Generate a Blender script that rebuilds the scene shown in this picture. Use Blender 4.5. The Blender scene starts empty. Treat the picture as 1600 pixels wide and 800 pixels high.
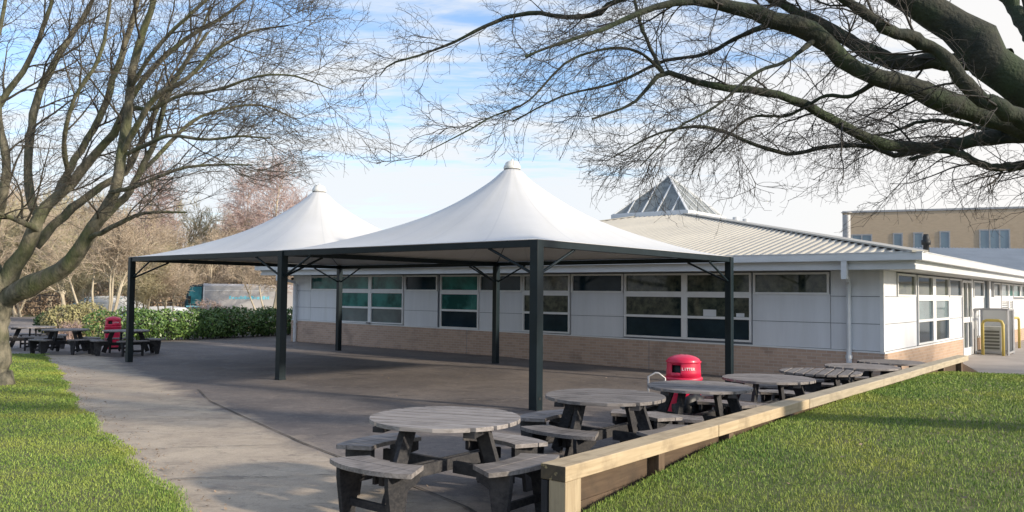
import bpy, math, random
import numpy as np
from mathutils import Vector, Matrix

random.seed(7)
S = bpy.context.scene
COL = S.collection
R_ = math.radians

# ------------------------------------------------------------------ camera
F_PX, PITCH, ROLL, CAM_H = 1281.5, 0.045, 0.010, 1.75
_cp, _sp = math.cos(PITCH), math.sin(PITCH)
CF = np.array([0, _cp, _sp]); _R = np.array([1., 0, 0]); _U = np.array([0, -_sp, _cp])
_c, _s = math.cos(ROLL), math.sin(ROLL)
CR = _c * _R + _s * _U
CU = -_s * _R + _c * _U
CO = np.array([0, 0, CAM_H])
cd = bpy.data.cameras.new('camera')
cd.sensor_width = 36; cd.lens = F_PX / 1600 * 36; cd.clip_end = 3000; cd.clip_start = 0.05
cam = bpy.data.objects.new('camera', cd); COL.objects.link(cam)
cam.matrix_world = Matrix(((CR[0], CU[0], -CF[0], CO[0]), (CR[1], CU[1], -CF[1], CO[1]), (CR[2], CU[2], -CF[2], CO[2]), (0, 0, 0, 1)))
S.camera = cam

# ------------------------------------------------------------------ sun, sky, exposure
SUN_EL = R_(19); SUN_AZ = math.atan2(.88, -.47)          # clockwise from +Y
sun_dir = Vector((math.sin(SUN_AZ) * math.cos(SUN_EL), math.cos(SUN_AZ) * math.cos(SUN_EL), math.sin(SUN_EL)))
sl = bpy.data.lights.new('sun', 'SUN'); sl.energy = 2.0; sl.angle = R_(2.6); sl.color = (1, .87, .70)
so = bpy.data.objects.new('sun', sl); COL.objects.link(so)
so.rotation_euler = (-sun_dir).to_track_quat('-Z', 'Y').to_euler()
W = bpy.data.worlds.new('World'); S.world = W; W.use_nodes = True
wn = W.node_tree; wn.nodes.clear()
def N(t, ty, **kw):
    n = t.nodes.new(ty)
    for k, v in kw.items():
        if k.startswith('i_'):
            n.inputs[k[2:].replace('_', ' ')].default_value = v
        elif isinstance(k, str): setattr(n, k, v)
    return n
def build_world():
    t = wn; L = t.links.new
    sky = N(t, 'ShaderNodeTexSky'); sky.sky_type = 'NISHITA'; sky.sun_disc = False
    sky.sun_elevation = SUN_EL; sky.sun_rotation = SUN_AZ; sky.air_density = 1.0; sky.dust_density = 0.6; sky.ozone_density = 1.6
    tc = N(t, 'ShaderNodeTexCoord')
    sep = N(t, 'ShaderNodeSeparateXYZ'); L(tc.outputs['Generated'], sep.inputs[0])
    zz = N(t, 'ShaderNodeMath', operation='MAXIMUM'); L(sep.outputs['Z'], zz.inputs[0]); zz.inputs[1].default_value = 0
    za = N(t, 'ShaderNodeMath', operation='ADD'); L(zz.outputs[0], za.inputs[0]); za.inputs[1].default_value = .16
    dv = N(t, 'ShaderNodeVectorMath', operation='DIVIDE'); L(tc.outputs['Generated'], dv.inputs[0])
    cb = N(t, 'ShaderNodeCombineXYZ')
    for i in range(3): L(za.outputs[0], cb.inputs[i])
    L(cb.outputs[0], dv.inputs[1])
    mp = N(t, 'ShaderNodeMapping'); L(dv.outputs[0], mp.inputs[0]); mp.inputs['Rotation'].default_value = (0, 0, R_(-24)); mp.inputs['Scale'].default_value = (.9, 2.3, 0)
    mp.inputs['Location'].default_value = (3.4, 1.3, 0)
    n1 = N(t, 'ShaderNodeTexNoise', noise_dimensions='3D'); n1.inputs['Scale'].default_value = 1.1; n1.inputs['Detail'].default_value = 8; n1.inputs['Roughness'].default_value = .60; n1.inputs['Distortion'].default_value = .35
    L(mp.outputs[0], n1.inputs['Vector'])
    mp2 = N(t, 'ShaderNodeMapping'); L(dv.outputs[0], mp2.inputs[0]); mp2.inputs['Rotation'].default_value = (0, 0, R_(-20)); mp2.inputs['Scale'].default_value = (2.2, 7, 0)
    n2 = N(t, 'ShaderNodeTexNoise'); n2.inputs['Scale'].default_value = 2.2; n2.inputs['Detail'].default_value = 6; n2.inputs['Roughness'].default_value = .6; n2.inputs['Distortion'].default_value = .8
    L(mp2.outputs[0], n2.inputs['Vector'])
    mx = N(t, 'ShaderNodeMath', operation='MULTIPLY_ADD'); L(n2.outputs['Fac'], mx.inputs[0]); mx.inputs[1].default_value = .35; L(n1.outputs['Fac'], mx.inputs[2])
    # thicker cloud towards the low sun (real cloud bank to the right)
    dt = N(t, 'ShaderNodeVectorMath', operation='DOT_PRODUCT'); L(tc.outputs['Generated'], dt.inputs[0]); dt.inputs[1].default_value = (.80, .60, -.02)
    dtm = N(t, 'ShaderNodeMapRange'); L(dt.outputs['Value'], dtm.inputs[0]); dtm.inputs[1].default_value = .62; dtm.inputs[2].default_value = 1.0; dtm.inputs[3].default_value = -.02; dtm.inputs[4].default_value = .34
    hz = N(t, 'ShaderNodeMapRange'); L(sep.outputs['Z'], hz.inputs[0]); hz.inputs[1].default_value = .0; hz.inputs[2].default_value = .24; hz.inputs[3].default_value = .34; hz.inputs[4].default_value = 0.02
    ad = N(t, 'ShaderNodeMath', operation='ADD'); L(mx.outputs[0], ad.inputs[0]); L(dtm.outputs[0], ad.inputs[1])
    ad2 = N(t, 'ShaderNodeMath', operation='ADD'); L(ad.outputs[0], ad2.inputs[0]); L(hz.outputs[0], ad2.inputs[1])
    mr = N(t, 'ShaderNodeMapRange', interpolation_type='SMOOTHSTEP'); L(ad2.outputs[0], mr.inputs[0]); mr.inputs[1].default_value = .555; mr.inputs[2].default_value = .86; mr.inputs[3].default_value = .06; mr.inputs[4].default_value = .97
    # cloud brightness varies a little
    cr = N(t, 'ShaderNodeMix', data_type='RGBA'); L(dtm.outputs[0], cr.inputs[0]); cr.inputs[6].default_value = (2.55, 2.66, 2.78, 1); cr.inputs[7].default_value = (3.7, 3.1, 2.5, 1)
    sc = N(t, 'ShaderNodeVectorMath', operation='MULTIPLY'); L(sky.outputs[0], sc.inputs[0]); sc.inputs[1].default_value = (.58, .655, .75)
    mm = N(t, 'ShaderNodeMix', data_type='RGBA'); L(mr.outputs[0], mm.inputs[0]); L(sc.outputs[0], mm.inputs[6]); L(cr.outputs[2], mm.inputs[7])
    bg = N(t, 'ShaderNodeBackground'); bg.inputs['Strength'].default_value = .125; L(mm.outputs[2], bg.inputs['Color'])
    out = N(t, 'ShaderNodeOutputWorld'); L(bg.outputs[0], out.inputs['Surface'])
build_world()
S.view_settings.view_transform = 'Standard'; S.view_settings.look = 'None'; S.view_settings.exposure = 1.5; S.view_settings.gamma = 1
S.cycles.use_denoising = True
S.cycles.max_bounces = 6; S.cycles.transparent_max_bounces = 6

# ------------------------------------------------------------------ helpers
def gz(x, y):
    z = min(.10, max(-.14 if x > 0 else -.07, .06 - .012 * (y - 11) - .02 * max(0, x)))
    if y > 36:      # the car park beyond the hedge lies lower
        a = min(1, (y - 36) / 4.5); b = min(1, max(0, (x - (-.56 * y + 3.6)) / 2.5)); a = a * a * (3 - 2 * a); b = b * b * (3 - 2 * b); z -= .55 * a * b
    return float(z)
def at(px, py, D):
    r = CF + (px - 800) / F_PX * CR - (py - 400) / F_PX * CU
    return CO + r * (D / r[1])
def tag(o, label=None, cat=None, group=None, kind=None):
    if label: o['label'] = label
    if cat: o['category'] = cat
    if group: o['group'] = group
    if kind: o['kind'] = kind
    return o
def empty(name, loc=(0, 0, 0), rz=0):
    o = bpy.data.objects.new(name, None); COL.objects.link(o); o.location = loc; o.rotation_euler = (0, 0, rz); o.empty_display_size = .2
    return o
def copy_tree(o, parent=None):
    c = o.copy(); COL.objects.link(c); c.parent = parent
    for ch in o.children: copy_tree(ch, c)
    return c
class MB:
    def __init__(s): s.v = []; s.f = []
    def add(s, vs, fs):
        b = len(s.v); s.v += [tuple(map(float, p)) for p in vs]; s.f += [tuple(i + b for i in f) for f in fs]; return s
    def hexa(s, p):   # 8 points: bottom 4 (ccw), top 4
        return s.add(p, [(3, 2, 1, 0), (4, 5, 6, 7), (0, 1, 5, 4), (1, 2, 6, 5), (2, 3, 7, 6), (3, 0, 4, 7)])
    def box(s, x0, x1, y0, y1, z0, z1, T=None):
        p = [(x0, y0, z0), (x1, y0, z0), (x1, y1, z0), (x0, y1, z0), (x0, y0, z1), (x1, y0, z1), (x1, y1, z1), (x0, y1, z1)]
        if T is not None: p = [T(*q) for q in p]
        return s.hexa(p)
    def bar(s, a, b, w, h, up=(0, 0, 1)):
        a = Vector(a); b = Vector(b); d = (b - a).normalized(); u = Vector(up)
        x = d.cross(u)
        if x.length < 1e-4: x = d.cross(Vector((1, 0, 0)))
        x.normalize(); z = x.cross(d).normalized(); x *= w / 2; z *= h / 2
        return s.hexa([a - x - z, a + x - z, b + x - z, b - x - z, a - x + z, a + x + z, b + x + z, b - x + z])
    def tube(s, pts, r, n=10, caps=True):
        pts = [Vector(p) for p in pts]; rs = r if isinstance(r, (list, tuple)) else [r] * len(pts)
        base = len(s.v); ref = None
        for i, p in enumerate(pts):
            d = (pts[min(i + 1, len(pts) - 1)] - pts[max(i - 1, 0)]).normalized()
            if ref is None: ref = Vector((0, 0, 1)) if abs(d.z) < .9 else Vector((1, 0, 0))
            u = d.cross(ref).normalized(); v = u.cross(d).normalized(); ref = v if abs(d.dot(v)) < .9 else ref
            for k in range(n):
                a = 2 * math.pi * k / n; q = p + (u * math.cos(a) + v * math.sin(a)) * rs[i]; s.v.append(tuple(q))
        for i in range(len(pts) - 1):
            for k in range(n):
                k2 = (k + 1) % n; s.f.append((base + i * n + k, base + i * n + k2, base + (i + 1) * n + k2, base + (i + 1) * n + k))
        if caps:
            s.f.append(tuple(base + k for k in range(n))[::-1]); s.f.append(tuple(base + (len(pts) - 1) * n + k for k in range(n)))
        return s
    def lathe(s, prof, n=28, c=(0, 0, 0)):
        base = len(s.v)
        for r, z in prof:
            for k in range(n):
                a = 2 * math.pi * k / n; s.v.append((c[0] + r * math.cos(a), c[1] + r * math.sin(a), c[2] + z))
        for i in range(len(prof) - 1):
            for k in range(n):
                k2 = (k + 1) % n; s.f.append((base + i * n + k, base + i * n + k2, base + (i + 1) * n + k2, base + (i + 1) * n + k))
        return s
    def prism(s, poly, z0, z1):   # poly ccw list of xy
        n = len(poly); base = len(s.v)
        s.v += [(p[0], p[1], z0) for p in poly] + [(p[0], p[1], z1) for p in poly]
        s.f.append(tuple(base + i for i in range(n))[::-1]); s.f.append(tuple(base + n + i for i in range(n)))
        for i in range(n):
            j = (i + 1) % n; s.f.append((base + i, base + j, base + n + j, base + n + i))
        return s
    def build(s, name, mat, parent=None, smooth=False, bevel=0):
        me = bpy.data.meshes.new(name); me.from_pydata(s.v, [], s.f); me.update()
        if mat: me.materials.append(mat)
        if smooth: me.polygons.foreach_set('use_smooth', [True] * len(me.polygons))
        o = bpy.data.objects.new(name, me); COL.objects.link(o)
        if parent: o.parent = parent
        if bevel:
            m = o.modifiers.new('bevel', 'BEVEL'); m.width = bevel; m.segments = 2; m.limit_method = 'ANGLE'
        return o
def np_mesh(name, V, Fa, mat, parent=None, smooth=True, attr=None):
    """V (n,3); Fa list of (m,k) int arrays"""
    me = bpy.data.meshes.new(name)
    me.vertices.add(len(V)); me.vertices.foreach_set('co', np.ascontiguousarray(V, dtype=np.float32).ravel())
    tot = sum(a.size for a in Fa); npoly = sum(len(a) for a in Fa)
    me.loops.add(tot); me.polygons.add(npoly)
    me.loops.foreach_set('vertex_index', np.concatenate([a.ravel() for a in Fa]).astype(np.int32))
    ks = np.concatenate([np.full(len(a), a.shape[1]) for a in Fa]); st = np.concatenate([[0], np.cumsum(ks)[:-1]])
    me.polygons.foreach_set('loop_start', st.astype(np.int32))
    try: me.polygons.foreach_set('loop_total', ks.astype(np.int32))
    except Exception: pass
    if smooth: me.polygons.foreach_set('use_smooth', np.ones(npoly, dtype=bool))
    me.update(calc_edges=True); me.validate()
    if attr is not None:
        a = me.attributes.new('rnd', 'FLOAT', 'POINT'); a.data.foreach_set('value', attr.astype(np.float32))
    if mat: me.materials.append(mat)
    o = bpy.data.objects.new(name, me); COL.objects.link(o)
    if parent: o.parent = parent
    return o

# ------------------------------------------------------------------ materials
def mat(name, col, rough=.7, col2=None, scale=5, detail=6, bump=0, bscale=None, metal=0, spec=.5, stretch=(1, 1, 1), col3=None, scale3=1, lo=.35, hi=.65, lo3=.45, hi3=.65, attr=False, coat=0, coords='Object', trans=0):
    m = bpy.data.materials.new(name); m.use_nodes = True; t = m.node_tree; L = t.links.new
    b = t.nodes['Principled BSDF']; b.inputs['Roughness'].default_value = rough; b.inputs['Metallic'].default_value = metal
    b.inputs['Specular IOR Level'].default_value = spec; b.inputs['Coat Weight'].default_value = coat
    b.inputs['Base Color'].default_value = (*col, 1)
    if trans: b.inputs['Transmission Weight'].default_value = trans
    tc = N(t, 'ShaderNodeTexCoord'); mp = N(t, 'ShaderNodeMapping'); mp.inputs['Scale'].default_value = stretch
    if coords == 'World':
        g = N(t, 'ShaderNodeNewGeometry'); L(g.outputs['Position'], mp.inputs[0])
    else: L(tc.outputs[coords], mp.inputs[0])
    cur = None
    if col2 is not None:
        if attr:
            at_ = N(t, 'ShaderNodeAttribute'); at_.attribute_name = 'rnd'; fac = at_.outputs['Fac']
        else:
            n = N(t, 'ShaderNodeTexNoise'); n.inputs['Scale'].default_value = scale; n.inputs['Detail'].default_value = detail; n.inputs['Roughness'].default_value = .6; L(mp.outputs[0], n.inputs['Vector'])
            r = N(t, 'ShaderNodeMapRange'); L(n.outputs['Fac'], r.inputs[0]); r.inputs[1].default_value = lo; r.inputs[2].default_value = hi; fac = r.outputs[0]
        mx = N(t, 'ShaderNodeMix', data_type='RGBA'); L(fac, mx.inputs[0]); mx.inputs[6].default_value = (*col, 1); mx.inputs[7].default_value = (*col2, 1); cur = mx.outputs[2]
    if col3 is not None:
        n = N(t, 'ShaderNodeTexNoise'); n.inputs['Scale'].default_value = scale3; n.inputs['Detail'].default_value = 5; L(mp.outputs[0], n.inputs['Vector'])
        r = N(t, 'ShaderNodeMapRange'); L(n.outputs['Fac'], r.inputs[0]); r.inputs[1].default_value = lo3; r.inputs[2].default_value = hi3
        mx = N(t, 'ShaderNodeMix', data_type='RGBA'); L(r.outputs[0], mx.inputs[0]); mx.inputs[7].default_value = (*col3, 1)
        if cur: L(cur, mx.inputs[6])
        else: mx.inputs[6].default_value = (*col, 1)
        cur = mx.outputs[2]
    if cur: L(cur, b.inputs['Base Color'])
    if bump:
        n = N(t, 'ShaderNodeTexNoise'); n.inputs['Scale'].default_value = bscale or scale * 3; n.inputs['Detail'].default_value = 8; L(mp.outputs[0], n.inputs['Vector'])
        bp = N(t, 'ShaderNodeBump'); bp.inputs['Strength'].default_value = bump; bp.inputs['Distance'].default_value = .02; L(n.outputs['Fac'], bp.inputs['Height']); L(bp.outputs[0], b.inputs['Normal'])
    return m
M = {}
M['steel_black'] = mat('painted_steel', (.006, .014, .018), .40, (.010, .020, .026), 3, bump=.03, bscale=40, spec=.3)
M['fabric'] = mat('membrane', (.62, .625, .625), .55, (.57, .575, .575), .8, bump=.05, bscale=1.5, coords='World')
def seam_lines():
    m = M['fabric']; t = m.node_tree; L = t.links.new; b = t.nodes['Principled BSDF']; src = b.inputs['Base Color'].links[0].from_socket
    uv = N(t, 'ShaderNodeUVMap'); sp = N(t, 'ShaderNodeSeparateXYZ'); L(uv.outputs[0], sp.inputs[0])
    a = N(t, 'ShaderNodeMath', operation='MULTIPLY'); L(sp.outputs[0], a.inputs[0]); a.inputs[1].default_value = 16
    f = N(t, 'ShaderNodeMath', operation='FRACT'); L(a.outputs[0], f.inputs[0])
    c = N(t, 'ShaderNodeMath', operation='COMPARE'); L(f.outputs[0], c.inputs[0]); c.inputs[1].default_value = .5; c.inputs[2].default_value = .018
    mp = N(t, 'ShaderNodeMapping'); L(uv.outputs[0], mp.inputs[0]); mp.inputs['Scale'].default_value = (70, 2.2, 1)
    n = N(t, 'ShaderNodeTexNoise'); n.inputs['Scale'].default_value = 1; n.inputs['Detail'].default_value = 5; L(mp.outputs[0], n.inputs['Vector'])
    r = N(t, 'ShaderNodeMapRange'); L(n.outputs['Fac'], r.inputs[0]); r.inputs[1].default_value = .5; r.inputs[2].default_value = .8; r.inputs[3].default_value = 0; r.inputs[4].default_value = .35
    x = N(t, 'ShaderNodeMix', data_type='RGBA'); L(r.outputs[0], x.inputs[0]); L(src, x.inputs[6]); x.inputs[7].default_value = (.50, .50, .46, 1)
    k = N(t, 'ShaderNodeMath', operation='MULTIPLY'); L(c.outputs[0], k.inputs[0]); k.inputs[1].default_value = .55
    y = N(t, 'ShaderNodeMix', data_type='RGBA'); L(k.outputs[0], y.inputs[0]); L(x.outputs[2], y.inputs[6]); y.inputs[7].default_value = (.50, .51, .52, 1)
    L(y.outputs[2], b.inputs['Base Color'])
seam_lines()
M['cap'] = mat('cap_plastic', (.72, .72, .68), .45)
M['clad'] = mat('cladding', (.72, .735, .76), .38, (.65, .665, .69), .9, bump=.02, bscale=3, coords='World', stretch=(5, 5, .5), col3=(.64, .65, .65), scale3=.7, lo3=.52, hi3=.85)
M['frame'] = mat('window_frame', (.80, .80, .79), .4, (.73, .73, .72), 4, coords='World')
M['joint'] = mat('panel_joint', (.20, .22, .25), .8)
M['gutter'] = mat('gutter_paint', (.66, .68, .70), .4, (.58, .60, .61), 2, coords='World', stretch=(1, 1, 3))
M['soffit'] = mat('soffit_paint', (.55, .55, .53), .7)
M['pane_teal'] = mat('pane_teal', (.05, .22, .195), .06, (.015, .075, .07), 1.4, spec=.2, coords='World', lo=.4, hi=.6)
M['pane_dark'] = mat('pane_navy', (.010, .022, .034), .08, (.018, .036, .050), 2, spec=.16, coords='World')
M['pane_grey'] = mat('pane_blind', (.16, .22, .23), .08, (.10, .13, .14), 1.2, spec=.6, coords='World')
M['pane_refl'] = mat('pane_painted_refl', (.10, .11, .08), .05, (.012, .022, .024), 6, spec=.35, coords='World')  # brown and dark mottling paints tree reflections into the pane colour
M['roofmetal'] = mat('roof_sheet', (.43, .41, .36), .5, (.37, .355, .315), .5, coords='World', col3=(.33, .32, .29), scale3=3, lo3=.5, hi3=.9, spec=.35)
M['greymetal'] = mat('grey_roof', (.47, .47, .46), .5, (.40, .40, .39), 1, coords='World')
M['skyglass'] = mat('skylight_glass', (.26, .275, .265), .25, (.15, .165, .16), 3.5, spec=.3, coords='World')
M['tanbrick'] = None
M['red'] = mat('red_plastic', (.70, .014, .075), .42, (.55, .012, .055), 5, col3=(.74, .10, .14), scale3=3.5, lo3=.55, hi3=.85, bump=.03, bscale=6, spec=.5, coat=.15)
M['redwhite'] = mat('white_letter', (.8, .75, .75), .5)
M['black'] = mat('black_inside', (.012, .014, .016), .6)
M['binbag'] = mat('bin_bag', (.008, .009, .012), .5, bump=.5, bscale=14)
M['yellow'] = mat('yellow_paint', (.58, .45, .11), .5, (.45, .36, .12), 5)
M['galv'] = mat('galvanised', (.42, .42, .42), .45, (.33, .33, .34), 6, metal=.3)
M['acgrey'] = mat('ac_casing', (.50, .50, .46), .5, (.42, .42, .38), 4)
M['acdark'] = mat('ac_grille', (.13, .13, .105), .6)
M['bark_l'] = mat('mossy_bark', (.050, .050, .036), .9, (.22, .20, .145), 9, bump=1, bscale=30, stretch=(1, 1, .45), col3=(.115, .13, .055), scale3=2.6, lo3=.46, hi3=.68, coords='World')
M['twig_l'] = mat('twig_bark', (.048, .042, .034), .85, (.11, .095, .07), 3, coords='World')
M['bark_r'] = mat('dark_bark', (.018, .024, .019), .95, (.048, .048, .036), 8, bump=.9, bscale=30, col3=(.040, .060, .030), scale3=2.5, coords='World')
M['twig_r'] = mat('dark_twig', (.028, .028, .028), .85, (.055, .048, .042), 3, coords='World')
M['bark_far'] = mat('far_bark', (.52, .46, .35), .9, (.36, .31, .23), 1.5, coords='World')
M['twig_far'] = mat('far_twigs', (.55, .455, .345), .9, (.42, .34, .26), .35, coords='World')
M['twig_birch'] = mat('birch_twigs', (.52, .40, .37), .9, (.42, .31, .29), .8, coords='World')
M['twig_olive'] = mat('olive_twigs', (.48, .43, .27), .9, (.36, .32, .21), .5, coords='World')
M['leaf'] = mat('laurel_leaf', (.035, .095, .025), .42, (.20, .30, .07), attr=True, spec=.5)
M['leafdark'] = mat('evergreen_leaf', (.025, .06, .02), .6, (.06, .12, .035), attr=True)
M['strawleaf'] = mat('straw_leaf', (.34, .30, .15), .8, (.22, .22, .09), attr=True)
M['brownleaf'] = mat('dry_leaf', (.32, .235, .165), .8, (.22, .165, .115), attr=True)
M['white'] = mat('white_paint', (.68, .69, .70), .35)
M['vangrey'] = mat('van_grey', (.44, .43, .44), .4, (.39, .385, .39), .8)
M['vanskirt'] = mat('van_skirt', (.17, .16, .17), .5)
M['teal'] = mat('van_teal', (.010, .045, .065), .3)
M['vanglass'] = mat('van_glass', (.06, .26, .30), .08, (.03, .14, .17), 2, spec=.6)
M['cyan'] = mat('cyan_vinyl', (.20, .58, .72), .4)
M['rubber'] = mat('rubber', (.02, .02, .02), .8)
M['fencewood'] = mat('old_fence', (.14, .13, .12), .9)

def wood_mat(name, c1, c2, c3, scale=3, rough=.75, bump=.35):
    m = bpy.data.materials.new(name); m.use_nodes = True; t = m.node_tree; L = t.links.new; b = t.nodes['Principled BSDF']
    b.inputs['Roughness'].default_value = rough; b.inputs['Specular IOR Level'].default_value = .3
    tc = N(t, 'ShaderNodeTexCoord'); mp = N(t, 'ShaderNodeMapping'); mp.inputs['Scale'].default_value = (1, 14, 14); L(tc.outputs['Object'], mp.inputs[0])
    n = N(t, 'ShaderNodeTexNoise'); n.inputs['Scale'].default_value = scale; n.inputs['Detail'].default_value = 6; n.inputs['Distortion'].default_value = .6; L(mp.outputs[0], n.inputs['Vector'])
    r = N(t, 'ShaderNodeMapRange'); L(n.outputs['Fac'], r.inputs[0]); r.inputs[1].default_value = .35; r.inputs[2].default_value = .68
    mx = N(t, 'ShaderNodeMix', data_type='RGBA'); L(r.outputs[0], mx.inputs[0]); mx.inputs[6].default_value = (*c1, 1); mx.inputs[7].default_value = (*c2, 1)
    g = N(t, 'ShaderNodeNewGeometry')
    n2 = N(t, 'ShaderNodeTexNoise'); n2.inputs['Scale'].default_value = 3.5; n2.inputs['Detail'].default_value = 8; n2.inputs['Roughness'].default_value = .65; L(g.outputs['Position'], n2.inputs['Vector'])
    r2 = N(t, 'ShaderNodeMapRange'); L(n2.outputs['Fac'], r2.inputs[0]); r2.inputs[1].default_value = .5; r2.inputs[2].default_value = .78
    mx2 = N(t, 'ShaderNodeMix', data_type='RGBA'); L(r2.outputs[0], mx2.inputs[0]); L(mx.outputs[2], mx2.inputs[6]); mx2.inputs[7].default_value = (*c3, 1)
    oi = N(t, 'ShaderNodeObjectInfo'); rv = N(t, 'ShaderNodeMapRange'); L(oi.outputs['Random'], rv.inputs[0]); rv.inputs[3].default_value = .74; rv.inputs[4].default_value = 1.22
    hs = N(t, 'ShaderNodeHueSaturation'); L(rv.outputs[0], hs.inputs['Value']); L(mx2.outputs[2], hs.inputs['Color']); L(hs.outputs[0], b.inputs['Base Color'])
    bp = N(t, 'ShaderNodeBump'); bp.inputs['Strength'].default_value = bump; bp.inputs['Distance'].default_value = .006; L(n.outputs['Fac'], bp.inputs['Height']); L(bp.outputs[0], b.inputs['Normal'])
    return m
M['tabletop'] = wood_mat('weathered_top', (.28, .258, .248), (.165, .15, .143), (.085, .078, .075))
M['tablewood'] = wood_mat('stained_wood', (.022, .023, .027), (.050, .048, .050), (.09, .085, .085))
M['sleeper'] = wood_mat('new_timber', (.44, .355, .235), (.34, .265, .17), (.20, .155, .105), 2.2)
M['sleeper_old'] = wood_mat('greyed_timber', (.44, .38, .28), (.35, .30, .22), (.22, .185, .14), 2.6)
M['sleeperend'] = mat('timber_end', (.10, .075, .045), .8, (.05, .04, .03), 12, col3=(.36, .28, .14), scale3=14, lo3=.6, hi3=.68)
M['plank'] = wood_mat('lawn_plank', (.15, .105, .068), (.11, .075, .05), (.07, .055, .04))

def brick_mat(name, c1, c2, mortar, sx=1, dirt=(.12, .10, .09), dirtlo=.55, ang=0):
    m = bpy.data.materials.new(name); m.use_nodes = True; t = m.node_tree; L = t.links.new; b = t.nodes['Principled BSDF']; b.inputs['Roughness'].default_value = .9; b.inputs['Specular IOR Level'].default_value = .2
    g = N(t, 'ShaderNodeNewGeometry'); rot = N(t, 'ShaderNodeVectorRotate', rotation_type='Z_AXIS'); L(g.outputs['Position'], rot.inputs['Vector']); rot.inputs['Angle'].default_value = ang
    sp = N(t, 'ShaderNodeSeparateXYZ'); L(rot.outputs[0], sp.inputs[0])
    cb = N(t, 'ShaderNodeCombineXYZ'); L(sp.outputs[0], cb.inputs[0]); L(sp.outputs[2], cb.inputs[1])
    br = N(t, 'ShaderNodeTexBrick'); L(cb.outputs[0], br.inputs['Vector']); br.inputs['Scale'].default_value = 1; br.inputs['Brick Width'].default_value = .215; br.inputs['Row Height'].default_value = .072; br.inputs['Mortar Size'].default_value = .006
    br.inputs['Color1'].default_value = (*c1, 1); br.inputs['Color2'].default_value = (*c2, 1); br.inputs['Mortar'].default_value = (*mortar, 1); br.inputs['Bias'].default_value = 0
    n = N(t, 'ShaderNodeTexNoise'); n.inputs['Scale'].default_value = 1.4; n.inputs['Detail'].default_value = 7; L(g.outputs['Position'], n.inputs['Vector'])
    r = N(t, 'ShaderNodeMapRange'); L(n.outputs['Fac'], r.inputs[0]); r.inputs[1].default_value = dirtlo; r.inputs[2].default_value = .85; r.inputs[4].default_value = .7
    mx = N(t, 'ShaderNodeMix', data_type='RGBA'); L(r.outputs[0], mx.inputs[0]); L(br.outputs['Color'], mx.inputs[6]); mx.inputs[7].default_value = (*dirt, 1)
    L(mx.outputs[2], b.inputs['Base Color'])
    bp = N(t, 'ShaderNodeBump'); bp.inputs['Strength'].default_value = .4; bp.inputs['Distance'].default_value = .008; L(br.outputs['Fac'], bp.inputs['Height']); bp.invert = True; L(bp.outputs[0], b.inputs['Normal'])
    return m
M['brick_long'] = brick_mat('buff_brick_long', (.56, .40, .31), (.46, .325, .25), (.56, .48, .40), ang=.674)
M['brick_right'] = brick_mat('buff_brick_side', (.48, .34, .245), (.40, .28, .20), (.46, .39, .32), ang=.674 - math.pi / 2)
M['tanbrick'] = brick_mat('tan_brick', (.55, .43, .30), (.50, .39, .275), (.52, .43, .33), ang=.39, dirt=(.42, .31, .20))

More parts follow.
